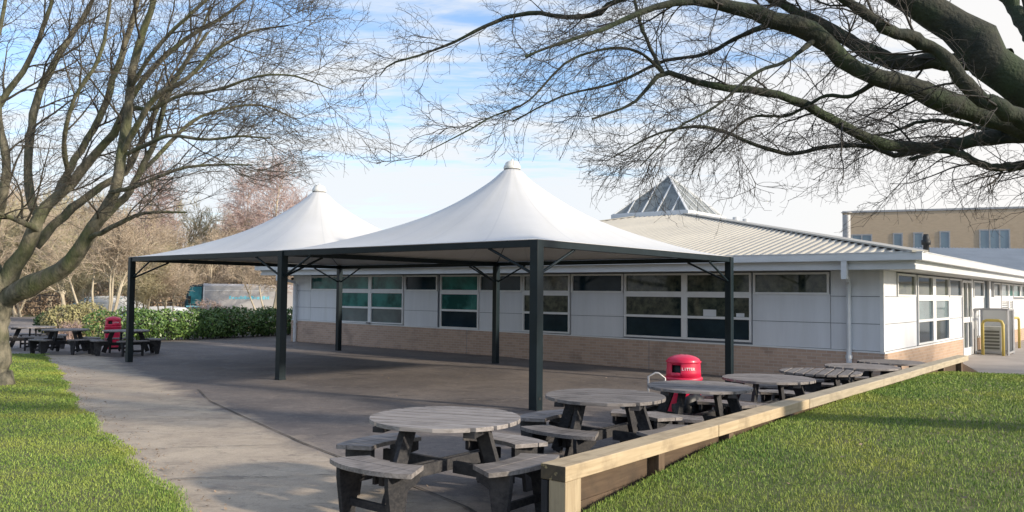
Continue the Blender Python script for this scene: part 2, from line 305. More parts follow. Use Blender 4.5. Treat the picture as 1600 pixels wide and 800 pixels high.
def tarmac_mat():
    m = bpy.data.materials.new('tarmac'); m.use_nodes = True; t = m.node_tree; L = t.links.new; b = t.nodes['Principled BSDF']
    g = N(t, 'ShaderNodeNewGeometry')
    def noise(sc, det, rough=.6, st=(1, 1, 1), rz=0, dist=0):
        mp = N(t, 'ShaderNodeMapping'); mp.inputs['Scale'].default_value = st; mp.inputs['Rotation'].default_value = (0, 0, rz); L(g.outputs['Position'], mp.inputs[0])
        n = N(t, 'ShaderNodeTexNoise'); n.inputs['Scale'].default_value = sc; n.inputs['Detail'].default_value = det; n.inputs['Roughness'].default_value = rough; n.inputs['Distortion'].default_value = dist; L(mp.outputs[0], n.inputs['Vector']); return n.outputs['Fac']
    def rng(f, lo, hi, a=0, c=1):
        r = N(t, 'ShaderNodeMapRange'); L(f, r.inputs[0]); r.inputs[1].default_value = lo; r.inputs[2].default_value = hi; r.inputs[3].default_value = a; r.inputs[4].default_value = c; return r.outputs[0]
    def mix(f, a, c):
        x = N(t, 'ShaderNodeMix', data_type='RGBA'); L(f, x.inputs[0])
        for i, q in ((6, a), (7, c)):
            if isinstance(q, tuple): x.inputs[i].default_value = (*q, 1)
            else: L(q, x.inputs[i])
        return x.outputs[2]
    c = mix(rng(noise(.45, 6, .6, (1, 1, 1), 0, .6), .38, .64), (.135, .116, .110), (.225, .193, .174))
    c = mix(rng(noise(.9, 8, .7, (1, 2.2, 1), .7, 1.2), .52, .72, 0, .8), c, (.062, .055, .054))
    c = mix(rng(noise(3.2, 8, .75), .54, .72, 0, .75), c, (.31, .265, .23)); c = mix(rng(noise(1.7, 9, .75, (1, 1.6, 1), .4, 1.8), .55, .66, 0, .7), c, (.085, .076, .074)); c = mix(rng(noise(5.5, 9, .85, (1, 1.4, 1), .3, .5), .54, .66, 0, .7), c, (.085, .075, .072)); c = mix(rng(noise(9, 8, .85), .52, .70, 0, .7), c, (.36, .31, .265))
    c = mix(rng(noise(55, 4, .85), .42, .68, 0, .7), c, (.085, .08, .08))
    # lighter worn path along the lawn: old concrete up to the joint line
    sp = N(t, 'ShaderNodeSeparateXYZ'); L(g.outputs['Position'], sp.inputs[0])
    m1 = N(t, 'ShaderNodeMath', operation='MULTIPLY_ADD'); L(sp.outputs[1], m1.inputs[0]); m1.inputs[1].default_value = .67; m1.inputs[2].default_value = .35 - .67 * 6.4
    m2 = N(t, 'ShaderNodeMath', operation='ADD'); L(m1.outputs[0], m2.inputs[0]); L(sp.outputs[0], m2.inputs[1])
    m3 = N(t, 'ShaderNodeMath', operation='MULTIPLY_ADD'); L(noise(1.3, 7, .65), m3.inputs[0]); m3.inputs[1].default_value = 1.5; L(m2.outputs[0], m3.inputs[2])
    pth = mix(rng(noise(1.1, 9, .7), .38, .62), (.52, .435, .335), (.37, .305, .24)); pth = mix(rng(noise(2.6, 9, .75, (1, 1.8, 1), .6, 1.0), .53, .70, 0, .8), pth, (.17, .143, .122)); pth = mix(rng(noise(7, 9, .85), .52, .70, 0, .65), pth, (.58, .50, .40)); pth = mix(rng(noise(4.3, 9, .8, (1, 1.5, 1), .3, .6), .55, .68, 0, .7), pth, (.20, .168, .14)); pth = mix(rng(noise(60, 4, .8), .45, .8, 0, .5), pth, (.12, .105, .095))
    c = mix(rng(m3.outputs[0], .35, .85), pth, c)
    L(c, b.inputs['Base Color'])
    rr = rng(noise(.9, 8, .7, (1, 2.2, 1), .7, 1.2), .50, .68, .82, .52); L(rr, b.inputs['Roughness']); b.inputs['Specular IOR Level'].default_value = .4
    bp = N(t, 'ShaderNodeBump'); bp.inputs['Strength'].default_value = .5; bp.inputs['Distance'].default_value = .006; L(noise(90, 5, .7), bp.inputs['Height']); L(bp.outputs[0], b.inputs['Normal'])
    return m
M['tarmac'] = tarmac_mat()
M['concrete'] = mat('path_concrete', (.40, .355, .30), .85, (.29, .25, .22), 1.1, 10, bump=.6, bscale=70, coords='World', col3=(.20, .175, .16), scale3=2.6, lo3=.50, hi3=.72, lo=.35, hi=.62)
M['apron'] = mat('apron_concrete', (.40, .36, .33), .85, (.33, .295, .27), 1.1, 8, bump=.2, bscale=50, coords='World')
M['crack'] = mat('joint_dark', (.05, .045, .042), .9, (.10, .09, .08), 9, coords='World')
M['jointlight'] = mat('joint_light', (.29, .255, .23), .9, (.20, .175, .165), 3, coords='World')
M['soil'] = mat('lawn_soil', (.085, .11, .03), .95, (.15, .15, .06), 5, col3=(.12, .095, .06), scale3=1.3, lo3=.58, hi3=.72, bump=.4, coords='World')
M['farfield'] = mat('leaf_litter_ground', (.20, .17, .09), .95, (.12, .13, .05), .5, bump=.3, coords='World', col3=(.30, .22, .12), scale3=.3)
M['blade'] = mat('grass_blade', (.060, .150, .026), .6, (.38, .46, .11), attr=True, spec=.2, coords='World', col3=(.29, .33, .07), scale3=.75, lo3=.46, hi3=.66)
M['litter'] = mat('orange_litter', (.42, .28, .15), .95, (.32, .22, .12), 3, coords='World')

# ------------------------------------------------------------------ layout frames
P0 = np.array([7.768, 17.188]); BA = -.674
b1 = np.array([math.cos(BA), math.sin(BA)]); b2 = np.array([-b1[1], b1[0]])
def LW(s, o, z):      # long wall: s metres left of the corner, o outwards
    q = P0 - b1 * s - b2 * o; return (q[0], q[1], z)
def RW(t, o, z):      # right wall: t metres beyond the corner
    q = P0 + b2 * t + b1 * o; return (q[0], q[1], z)

# ------------------------------------------------------------------ ground
def sheet(name, xs, ys, zf, m, keep=None, dz=0.):
    X, Y = np.meshgrid(xs, ys, indexing='ij'); V = np.stack([X, Y, np.vectorize(zf)(X, Y) + dz], -1).reshape(-1, 3)
    nx, ny = len(xs), len(ys); I = np.arange(nx * ny).reshape(nx, ny)
    Fq = np.stack([I[:-1, :-1], I[1:, :-1], I[1:, 1:], I[:-1, 1:]], -1).reshape(-1, 4)
    if keep is not None:
        c = V[Fq].mean(1); Fq = Fq[[bool(keep(a[0], a[1])) for a in c]]
    return np_mesh(name, V, [Fq], m, smooth=True)
def poly_sheet(name, pts, m, dz, kind='structure', sub=1):
    V = [(p[0], p[1], gz(p[0], p[1]) + dz) for p in pts]
    mb = MB(); mb.add(V, [tuple(range(len(V)))]); o = mb.build(name, m); tag(o, kind=kind); return o
xs = np.concatenate([[-900, -300, -120, -70, -50, -44, -40, -37, -35, -33, -31.5], np.linspace(-30, 20, 101), [24, 30, 40, 60, 120, 300, 900]])
ys = np.concatenate([[-900, -200, -60, -20, -10], np.linspace(-6, 48, 109), [56, 70, 100, 200, 1500]])
o = sheet('ground', xs, ys, lambda x, y: gz(x, y) - .03, M['farfield']); tag(o, kind='structure')
# patio tarmac
def lerp(a, b, t): return a + (b - a) * t
LE = [(-1.2, 4.2), (-1.9, 5.5), (-2.39, 6.33), (-3.2, 7.55), (-4.58, 9.58), (-5.95, 11.6), (-7.40, 14.01), (-9.72, 17.9), (-12.43, 22.1)]  # left lawn edge
LEx = np.array([p[0] for p in LE]) - .14; LEy = np.array([p[1] for p in LE])
def left_edge(y): return float(np.interp(y, LEy, LEx)) + .05 * math.sin(y * 3.1) + .03 * math.sin(y * 7.7)
SA = np.array([.29, 5.56]); SD = np.array([9.42 - .29, 17.16 - 5.56]); SL = float(np.hypot(*SD)); SD /= SL; SN = np.array([SD[1], -SD[0]])   # sleeper wall
def sl_off(x, y): return (x - SA[0]) * SN[0] + (y - SA[1]) * SN[1]
def patio_keep(x, y):
    if sl_off(x, y) > .05 and y < 19: return False
    return x > -17.5 and y > -3 and y < 36 and x < 12.5
o = sheet('patio', np.linspace(-18, 13, 125), np.linspace(-3, 36, 157), lambda x, y: gz(x, y), M['tarmac'], keep=patio_keep); tag(o, kind='structure')
# concrete path strip between the lawn and the joint
def strip(name, left, right, m, dz, n=60):
    V = []; Fq = []
    for i in range(n + 1):
        t = i / n; a = left(t); b = right(t)
        for k in range(5):
            x = lerp(a[0], b[0], k / 4); y = lerp(a[1], b[1], k / 4); V.append((x, y, gz(x, y) + dz))
    for i in range(n):
        for k in range(4): Fq.append((i * 5 + k, i * 5 + k + 1, (i + 1) * 5 + k + 1, (i + 1) * 5 + k))
    V = np.array(V); o = np_mesh(name, V, [np.array(Fq)], m); tag(o, kind='structure'); return o
JX = lambda y: float(np.interp(y, [2, 6.4, 9.1, 12.68, 14.2, 18], [1.9, -.35, -2.3, -4.62, -5.35, -8.2]))
def wob(y, s): return .05 * math.sin(y * 2.3 + s) + .035 * math.sin(y * 6.1 + s * 2) + .02 * math.sin(y * 17 + s)
if False: strip('path', lambda t: (left_edge(3.2 + t * 10.2) - .15, 3.2 + t * 10.2), lambda t: (lerp(JX(3.2 + t * 10.2) - .75, left_edge(3.2 + t * 10.2) + .6, max(0, (t - .72) / .28)) + wob(t * 10, 1), 3.2 + t * 10.2), M['concrete'], .005)
for k, (off, w, mm, dz) in enumerate([(0, .011, M['crack'], .010)]):
    strip(['joint_groove'][k], lambda t: (JX(2 + t * 12.3) + off - w + wob(t * 12, 3) * .12, 2 + t * 12.3), lambda t: (JX(2 + t * 12.3) + off + w + wob(t * 12, 4) * .12, 2 + t * 12.3), mm, dz, 90)
# cross cracks over the path
rr = random.Random(3)
for y0, y1 in [(8.6, 8.95), (7.2, 7.45), (10.6, 10.9), (5.9, 6.1)]:
    mb = MB(); xa = left_edge(y0) + .2; xb = JX(y1) - .2; n = 22; prev = None; V = []; Fq = []
    for i in range(n + 1):
        x = lerp(xa, xb, i / n); y = lerp(y0, y1, i / n) + rr.uniform(-.03, .03); w = rr.uniform(.002, .009); V += [(x, y - w, gz(x, y) + .011), (x, y + w, gz(x, y) + .011)]
    Fq = [(2 * i, 2 * i + 2, 2 * i + 3, 2 * i + 1) for i in range(n)]
    tag(mb.add(V, Fq).build('paving_crack', M['crack']), kind='structure')
# lane going off to the left and the apron by the door
poly_sheet('lane', [(-16.9, 22.5), (-11.9, 22.6), (-12.9, 29.0), (-16.4, 31.5), (-22.5, 41.5), (-29.5, 52), (-39, 53), (-31, 42), (-22, 30)], mat('lane_tarmac', (.27, .24, .225), .85, (.21, .19, .18), 1, coords='World', bump=.3, bscale=60), .004)
poly_sheet('leaf_strip', [(-60, 53.2), (-16, 51.5), (-15, 54), (-60, 58)], M['litter'], .012)
ap = MB(); ap.prism([tuple(RW(8.3, -.3, 0)[:2]), (10.6, 18.6), (24, 21.5), (27, 36), tuple(RW(23, -.3, 0)[:2])], -.25, .045); tag(ap.build('apron_paving', M['apron']), kind='structure')

# ------------------------------------------------------------------ lawns
def right_z(x, y):
    s = (x - SA[0]) * SD[0] + (y - SA[1]) * SD[1]; o = sl_off(x, y)
    z = float(np.interp(s, [-6, -.2, .6, 2.2, 4, 9, 11.2, 12.6, 14.2, 16], [.20, .24, .31, .42, .470, .46, .435, .37, .02, -.12]))
    z += .015 * math.sin(x * 1.3 + .5) * math.sin(y * .9) + min(.10, max(0, o) * .012)
    return z
def right_keep(x, y): return sl_off(x, y) > .11 and (x - SA[0]) * SD[0] + (y - SA[1]) * SD[1] < 14.6 and x < 24 and y > 1.2
def lawn(name, us, vs, zf, keep, to):
    V = []; Fq = []; U = len(us); Vn = len(vs); K = {}
    for i, u in enumerate(us):
        for j, v in enumerate(vs):
            x, y = to(u, v); V.append((x, y, zf(x, y)))
    for i in range(U - 1):
        for j in range(Vn - 1): Fq.append((i * Vn + j, (i + 1) * Vn + j, (i + 1) * Vn + j + 1, i * Vn + j + 1))
    o = np_mesh(name, np.array(V), [np.array(Fq)], M['soil']); tag(o, kind='structure'); return o
lawn('lawn_right', np.concatenate([np.linspace(.105, 2, 12), np.linspace(2.5, 18, 32)]), np.linspace(-3.5, 15, 75), right_z, None, lambda u, v: tuple(SA + SN * u + SD * v))
def left_z(x, y): return gz(x, y) + .035 + .02 * math.sin(x * .9) * math.sin(y * .7)
def to_left(u, v):
    e = left_edge(v); return (e - u, v)
lawn('lawn_left', np.concatenate([np.linspace(0, 3, 14), np.linspace(3.6, 26, 30)]), np.linspace(-6, 22.3, 90), lambda x, y: left_z(x, y) - (.04 if x > left_edge(y) - .06 else 0), None, to_left)
lawn('lawn_far', np.linspace(0, 1, 14), np.linspace(30, 52, 20), lambda x, y: gz(x, y) + .02, None, lambda u, v: (np.interp(v, [30, 41.5, 52], [-15.4, -22.0, -29.0]) + u * np.interp(v, [30, 41.5, 52], [1.0, 2.6, 3.0]), v))

def blades(name, pts, zs, D, seed, label, hmul=1.0):
    rg = np.random.default_rng(seed); n = len(pts)
    h = rg.uniform(.010, .034, n) * (1 + .25 * rg.standard_normal(n)).clip(.5, 1.8) * hmul; w = rg.uniform(.0014, .0030, n) * np.clip(D / 6, 1, 3.2)
    a = rg.uniform(0, 2 * np.pi, n); la = rg.uniform(0, 2 * np.pi, n); ln = rg.uniform(.1, .75, n) * h
    base = np.column_stack([pts[:, 0], pts[:, 1], zs - .004])
    dx = np.column_stack([np.cos(a) * w, np.sin(a) * w, np.zeros(n)])
    mid = base + np.column_stack([np.cos(la) * ln * .35, np.sin(la) * ln * .35, h * .6]); tip = base + np.column_stack([np.cos(la) * ln, np.sin(la) * ln, h])
    V = np.stack([base - dx, base + dx, mid + dx * .7, tip, mid - dx * .7], 1).reshape(-1, 3)
    b = np.arange(n)[:, None] * 5
    F1 = np.concatenate([b + np.array([0, 1, 2, 4])], 0); F2 = b + np.array([4, 2, 3])
    pv = .5 + .5 * np.sin(pts[:, 0] * 1.7 + 1.3 * np.sin(pts[:, 1] * 1.1)) * np.sin(pts[:, 1] * 2.1 + np.sin(pts[:, 0] * 2.7)); r = np.repeat(np.clip(rg.beta(1.5, 2.8, n) + .22 * (pv - .4) + (rg.uniform(size=n) < .05) * .6, 0, 1), 5); h *= (.8 + .4 * np.repeat(pv, 1))
    o = np_mesh(name, V, [F1, F2], M['blade'], smooth=False, attr=r); tag(o, label, 'grass', kind='stuff'); return o
def scatter_grass(seed, n, frm, keepf, zf, ymax):
    rg = np.random.default_rng(seed); pts = frm(rg, n); D = np.hypot(pts[:, 0], pts[:, 1])
    k = np.array([keepf(x, y) for x, y in pts]); pts = pts[k]; D = D[k]
    # thin with distance
    p = np.clip((6.0 / D) ** 1.25, 0, 1); k = rg.uniform(size=len(pts)) < p; pts = pts[k]; D = D[k]
    # keep full density only around the view cone, sparse outside
    inside = (np.abs(pts[:, 0]) < pts[:, 1] * .72 + .6); k = inside | (rg.uniform(size=len(pts)) < .25); pts = pts[k]; D = D[k]
    zs = np.array([zf(x, y) for x, y in pts]); return pts, zs, D
def fr(rg, n):
    u = .12 + 17 * rg.uniform(size=n) ** 1.3; v = rg.uniform(-2.5, 14.4, n); return SA + SN * u[:, None] + SD * v[:, None]
p, z, D = scatter_grass(1, 1200000, fr, lambda x, y: True, right_z, 16)
blades('grass_right', p, z, D, 11, 'rough short grass of the raised lawn right of the timber edging')
def fl(rg, n):
    v = 3.5 + 19 * rg.uniform(size=n) ** 1.05; u = 9 * rg.uniform(size=n) ** 1.2 - .03
    e = np.interp(v, LEy, LEx) + .05 * np.sin(v * 3.1) + .03 * np.sin(v * 7.7) + rg.normal(0, .03, n); return np.column_stack([e - u, v])
p, z, D = scatter_grass(2, 900000, fl, lambda x, y: y < 22.4, left_z, 22)
blades('grass_left', p, z, D, 12, 'short grass of the low lawn left of the path', .9)

# ------------------------------------------------------------------ timber edging
def SW(s, o, z):
    q = SA + SD * s + SN * o; return (q[0], q[1], z)
def sl_top(s): return .60 - .0036 * s + (.004 * math.sin(s * 1.7))
te = empty('timber_edging', SW(0, 0, 0)); tag(te, 'long low wall of pale new timber sleepers holding back the raised right lawn', 'edging')
def in_local(o, root):
    o.parent = root; o.matrix_parent_inverse = Matrix.Translation(-Vector(root.location)) if root.rotation_euler.z == 0 else root.matrix_world.inverted(); return o
def part(mb, name, m, root, **kw):
    o = mb.build(name, m, None, **kw); o.parent = root; o.matrix_parent_inverse = (Matrix.Translation(root.location) @ Matrix.Rotation(root.rotation_euler.z, 4, 'Z')).inverted(); return o
sa, sb = math.atan2(SD[1], SD[0]), 0
segs = [(0, 2.42), (2.424, 4.86), (4.864, 7.3), (7.304, 9.7), (9.704, 12.1), (12.104, SL)]
def local_beam(root, name, m, a, b, w, h, up=(0, 0, 1), bevel=.004):
    """a beam whose object x axis runs along it so its grain does too"""
    a = Vector(a); b = Vector(b); d = (b - a); L_ = d.length; d.normalize(); x = d; y = Vector(up).cross(x).normalized(); z = x.cross(y)
    mb = MB(); n = max(1, int(L_ / .35)); V = []
    for i in range(n + 1):
        t = i / n * L_; V += [(t, -w / 2, -h / 2), (t, w / 2, -h / 2), (t, w / 2, h / 2), (t, -w / 2, h / 2)]
    Fq = [(0, 3, 2, 1), tuple(4 * n + k for k in (0, 1, 2, 3))]
    for i in range(n):
        for k in range(4): Fq.append((4 * i + k, 4 * i + (k + 1) % 4, 4 * (i + 1) + (k + 1) % 4, 4 * (i + 1) + k))
    mb.add(V, Fq); o = mb.build(name, m, None, bevel=bevel)
    mw = Matrix(((x.x, y.x, z.x, a.x), (x.y, y.y, z.y, a.y), (x.z, y.z, z.z, a.z), (0, 0, 0, 1)))
    o.parent = root; rootM = Matrix.Translation(root.location) @ Matrix.Rotation(root.rotation_euler.z, 4, 'Z'); o.matrix_local = rootM.inverted() @ mw
    return o
for i, (s0, s1) in enumerate(segs):
    o = local_beam(te, 'cap_beam', M['sleeper'] if i < 2 else M['sleeper_old'], SW(s0, random.uniform(-.004, .004), sl_top(s0) - .052), SW(s1, random.uniform(-.004, .004), sl_top(s1) - .052), .205, .104, bevel=.006)
    if i == 0:
        o.data.materials.append(M['sleeperend']); o.data.polygons[0].material_index = 1
for s in [.10, 1.35, 2.7, 4.3, 5.9, 7.5, 9.1, 10.7, 12.3, 14.0]:
    w = .19 if s < .2 else .10
    local_beam(te, 'post', M['sleeper'] if s < .2 else M['plank'], SW(s + (.0 if s > .2 else -.0), .04 if s > .2 else .03, -.2), SW(s, .04 if s > .2 else .03, sl_top(s) - .106), .12 if s > .2 else .135, w, up=(SD[0], SD[1], 0), bevel=.004)
for z0, z1 in [(.30, .47), (.12, .297), (-.1, .117)]:
    local_beam(te, 'retaining_plank', M['plank'], SW(.2, -.02, (z0 + z1) / 2), SW(SL - .05, -.02, (z0 + z1) / 2 - .03), .045, z1 - z0)
local_beam(te, 'side_post', M['tablewood'], SW(.06, -.075, -.1), SW(.06, -.075, .49), .05, .12, up=(SD[0], SD[1], 0))

# ------------------------------------------------------------------ round picnic tables
TH = .675
def arc_poly(r0, r1, a, half, chord=None, n=12):
    """bench outline: outer edge an arc of radius r1, inner edge an arc of radius r0 concave"""
    out = [(r1 * math.cos(a + t), r1 * math.sin(a + t)) for t in np.linspace(-half, half, n)]
    inn = [(r0 * math.cos(a + t), r0 * math.sin(a + t)) for t in np.linspace(half * .93, -half * .93, n)]
    return out + inn
def clip_disc_planks(R, n, gap, z0, z1, ang, seed):
    mb = MB(); w = 2 * R / n; rg = random.Random(seed)
    for i in range(n):
        y0 = -R + i * w + gap / 2; y1 = -R + (i + 1) * w - gap / 2; ys_ = np.linspace(y0, y1, 6)
        xr = [math.sqrt(max(R * R - y * y, .0004)) for y in ys_]; dz = rg.uniform(-.0015, .0015)
        poly = [(x, y) for x, y in zip(xr, ys_)] + [(-x, y) for x, y in list(zip(xr, ys_))[::-1]]
        poly = [(x * math.cos(ang) - y * math.sin(ang), x * math.sin(ang) + y * math.cos(ang)) for x, y in poly]
        mb.prism(poly, z0 + dz, z1 + dz)
    return mb
def clip_bench_planks(r0, r1, half, k, gap, z0, z1):
    """bench made of k planks across the radius; outline clipped to the ring segment"""
    mb = MB(); xa = r0 * math.cos(half); xb = r1
    edges = np.linspace(xa, xb, k + 1)
    ymaxf = lambda x: min(math.sqrt(max(r1 * r1 - x * x, 0.0)), x * math.tan(half) if x > 0 else 0) if True else 0
    for i in range(k):
        x0 = edges[i] + gap / 2; x1 = edges[i + 1] - gap / 2
        xs_ = x0 + (x1 - (.0005 if i == k - 1 else 0) - x0) * np.sin(np.linspace(0, np.pi / 2, 16))
        # outer border for +y and -y, inner border: concave arc r0
        def yin(x): return math.sqrt(max(r0 * r0 - x * x, 0)) if x < r0 else 0
        up = [(x, max(ymaxf(x), yin(x) + .002)) for x in xs_]
        if x0 < r0:
            xi = [x for x in np.linspace(x0, min(x1, r0), 7)]
            p1 = up + [(x, yin(x)) for x in xi[::-1]] if x1 <= r0 else up + [(x1, 0)] + [(x, yin(x)) for x in xi[::-1]]
            poly = p1[::-1]
            mb.prism(poly, z0, z1); mb.prism([(a, -b) for a, b in poly][::-1], z0, z1)
        else:
            mb.prism([(a, -b) for a, b in up] + up[::-1], z0, z1)
    return mb
def rotp(p, a): return (p[0] * math.cos(a) - p[1] * math.sin(a), p[0] * math.sin(a) + p[1] * math.cos(a), p[2])
def make_table(bench_ang, plank_ang, seed, R=.59):
    root = empty('picnic_table')
    o = clip_disc_planks(R, 8, .028, TH - .032, TH, 0, seed).build('tabletop', M['tabletop'], root, bevel=.003); o.rotation_euler.z = plank_ang
    for dy in (-.36, .36):
        bt = MB(); bt.box(-.045, .045, -.45, .45, TH - .075, TH - .034, lambda x, y, z, dy=dy: (x + dy, y, z))
        o = bt.build('batten', M['tablewood'], root, bevel=.002); o.rotation_euler.z = plank_ang
    for k in range(4):
        a = bench_ang + k * math.pi / 2; ca, sa_ = math.cos(a), math.sin(a)
        # slanted leg from under the top outwards to the cross beam
        lg = MB(); p0 = rotp((.34, .045 if k % 2 else -.045, TH - .034), a); p1 = rotp((.56, .045 if k % 2 else -.045, .07), a)
        lg.bar(p0, p1, .042, .115, up=(ca, sa_, .3)); lg.build('leg', M['tablewood'], root, bevel=.003)
        # bench
        r0, r1, half = .60, .905, .49
        b = clip_bench_planks(r0, r1, half, 2, .008, .385, .418).build('bench', M['tabletop'], root, bevel=.003); b.rotation_euler.z = a
        # bench support: two tapered side boards joined by a low rail
        sp = MB()
        for s in (-1, 1):
            y = s * .25
            poly = [(.55, .385), (.86, .385), (.86, .31), (.815, .0), (.715, .0), (.67, .26), (.55, .31)]
            V = [rotp((x, y - .02, z), a) for x, z in poly] + [rotp((x, y + .02, z), a) for x, z in poly]; n = len(poly)
            Fs = [tuple(range(n)), tuple(range(2 * n - 1, n - 1, -1))] + [((i + 1) % n, i, n + i, n + (i + 1) % n) for i in range(n)]
            sp.add(V, Fs)
        sp.hexa([rotp(q, a) for q in [(.735, -.23, .10), (.765, -.23, .10), (.765, .23, .10), (.735, .23, .10), (.735, -.23, .155), (.765, -.23, .155), (.765, .23, .155), (.735, .23, .155)]])
        sp.build('bench_support', M['tablewood'], root, bevel=.002)
    for k in range(2):
        a = bench_ang + k * math.pi / 2; cb = MB(); z0 = .30
        if k == 0: cb.bar(rotp((-.68, 0, z0), a), rotp((.68, 0, z0), a), .04, .09); cb.bar(rotp((-.68, .07, z0 - .002), a), rotp((.68, .07, z0 - .002), a), .03, .085)
        else:
            for s in (-1, 1): cb.bar(rotp((s * .68, 0, z0), a), rotp((s * .023 + (.038 if s < 0 else 0) - (0.062 if False else 0), 0, z0), a) if s > 0 else rotp((-.10, 0, z0), a), .04, .09)
        cb.build('cross_beam', M['tablewood'], root, bevel=.003)
    return root
def ray(px, D): p = at(px, 500, D); return p[0], D
TT = [(698, 6.49, 52, -17), (946, 8.15, 50, -17), (1093, 9.45, 52, -15), (1200, 10.85, 55, -20), (1281, 12.35, 40, 62), (1346, 13.85, 52, 8), (1392, 15.4, 50, 15)]
TL = ['nearest round picnic table with weathered grey top in front of the timber edging end',
      'round picnic table second from the front, beside the thick front canopy post',
      'round picnic table with the red bin standing close behind it',
      'round picnic table just beyond the red bin, with a dark knot on its top',
      'round picnic table seen across its board ends, between two others by the wall',
      'round picnic table in front of the downpipe near the building corner',
      'farthest round picnic table at the building corner beside the timber edging']
for i, (px, D, ba, pa) in enumerate(TT):
    x, y = ray(px, D); t = make_table(R_(ba), R_(pa), 20 + i); t.location = (x, y, gz(x, y)); tag(t, TL[i], 'picnic table', 'round picnic tables along the timber edging')
LT = [(198, 23.0, 38, 0, 'round picnic table in front of the far red bin, left of the canopy corner post'),
      (103, 23.2, 60, 10, 'middle one of the three far left round picnic tables on the path'),
      (52, 24.6, 35, 5, 'leftmost far round picnic table, nearest the big tree trunk')]
for i, (px, D, ba, pa, lb) in enumerate(LT):
    x, y = ray(px, D); t = make_table(R_(ba), R_(pa), 40 + i, .60); t.location = (x, y, gz(x, y)); tag(t, lb, 'picnic table', 'round picnic tables by the hedge')

# ------------------------------------------------------------------ litter bins
def make_bin(name, H, R, ang, label, group, letters=True):
    root = empty(name); tag(root, label, 'litter bin', group)
    b = MB(); b.lathe([(R * .84, 0), (R * .86, .03), (R * .93, H * .60), (R * .97, H * .655), (R * 1.0, H * .665), (R * 1.0, H * .69), (R * .90, H * .70)], 40)
    b.build('body', M['red'], root, smooth=True)
    # hood with four openings: wall patches between openings
    z0, z1 = H * .70, H * .90; oz0, oz1 = H * .765, H * .865; n = 96; hw = 9
    hood = MB(); Rr = R * .90
    def ring(z, r): return [(r * math.cos(2 * math.pi * k / n), r * math.sin(2 * math.pi * k / n), z) for k in range(n)]
    lv = [(z0, Rr + .006), (oz0, Rr), (oz1, Rr - .004), (z1, Rr - .006), (H * .925, Rr - .008), (H * .945, Rr - .022), (H * .968, Rr - .06), (H * .985, Rr - .11), (H * .995, Rr - .16), (H, .001)]
    for z, r in lv: hood.v += ring(z, r)
    for i in range(len(lv) - 1):
        for k in range(n):
            if i == 1:
                q = k % (n // 4)
                if abs(q - n // 8) < hw // 2 + 1 and (k // (n // 4)) % 2 == 0: continue
            k2 = (k + 1) % n; hood.f.append((i * n + k, i * n + k2, (i + 1) * n + k2, (i + 1) * n + k))
    h = hood.build('hood', M['red'], root, smooth=True)
    mm = h.modifiers.new('solid', 'SOLIDIFY'); mm.thickness = .012; mm.offset = -1
    inn = MB(); inn.lathe([(R * .6, H * .66), (R * .72, H * .70), (R * .72, H * .90), (.01, H * .91)], 24); inn.build('liner', M['black'], root, smooth=True)
    rim = MB(); rim.lathe([(Rr + .004, z1 - .01), (Rr + .010, z1 + .002), (Rr + .004, z1 + .016)], 48); rim.build('hood_rim', M['red'], root, smooth=True)
    if letters:
        for q in range(2):
            a0 = R_(90) + q * math.pi
            for j, ch in enumerate('LITTER'):
                a = a0 + (j - 2.5) * .135
                c = bpy.data.curves.new('lettering', 'FONT'); c.body = ch; c.size = .05; c.align_x = 'CENTER'; c.align_y = 'CENTER'; c.extrude = .001; c.offset = .001
                tmp = bpy.data.objects.new('lettering', c); me = bpy.data.meshes.new_from_object(tmp); bpy.data.objects.remove(tmp); me.materials.clear(); me.materials.append(M['redwhite'])
                t = bpy.data.objects.new('lettering', me); COL.objects.link(t); t.parent = root
                r = Rr + .0015; t.location = (r * math.cos(a), r * math.sin(a), H * .815); t.rotation_euler = (math.pi / 2, 0, a + math.pi / 2)
    root.rotation_euler.z = ang
    return root
bx, by = ray(1068, 10.75)
bn = make_bin('litter_bin', .955, .245, R_(-175), 'red domed plastic litter bin with white lettering behind the third picnic table', 'red domed litter bins')
bn.location = (bx, by, gz(bx, by))
bx2, by2 = ray(177, 25.2)
bn2 = make_bin('litter_bin', .98, .245, R_(-134), 'red domed litter bin in front of the laurel hedge beside the far left picnic table', 'red domed litter bins')
bn2.location = (bx2, by2, gz(bx2, by2))
# dark bin bag slumped beside the near bin
from mathutils import noise as mnoise
def blob(name, c, r, m, seed, label, cat):
    import bmesh
    bm = bmesh.new(); bmesh.ops.create_icosphere(bm, subdivisions=4, radius=1)
    for v in bm.verts:
        d = 1 + .22 * mnoise.noise(v.co * 1.7 + Vector((seed, 0, 0))) + .10 * mnoise.noise(v.co * 5 + Vector((0, seed, 0)))
        v.co = Vector((v.co.x * r[0], v.co.y * r[1], max(v.co.z * r[2], -r[2] * .75) + r[2] * .75)) * d
    me = bpy.data.meshes.new(name); bm.to_mesh(me); bm.free(); me.materials.append(m); me.polygons.foreach_set('use_smooth', [True] * len(me.polygons))
    o = bpy.data.objects.new(name, me); COL.objects.link(o); o.location = c; tag(o, label, cat); return o
p = ray(1076, 10.28); blob('bin_bag', (p[0] + .02, p[1] - .02, gz(*p)), (.25, .19, .27), M['binbag'], 3, 'shiny black rubbish bag lying on the ground at the foot of the near red bin', 'rubbish bag')
# grey wire-like hoop left of the bin: low metal hoop
hx, hy = ray(1027, 10.6); hp = empty('metal_hoop', (hx, hy, gz(hx, hy))); tag(hp, 'grey bent metal hoop standing left of the near red bin behind the table', 'hoop')
hb = MB(); g0 = gz(hx, hy)
hb.tube([(hx - .11, hy, g0), (hx - .11, hy, g0 + .67), (hx - .02, hy, g0 + .715), (hx + .02, hy, g0 + .71), (hx + .10, hy, g0 + .65), (hx + .10, hy, g0)], .014, 8)
part(hb, 'hoop_rail', M['galv'], hp, smooth=True)

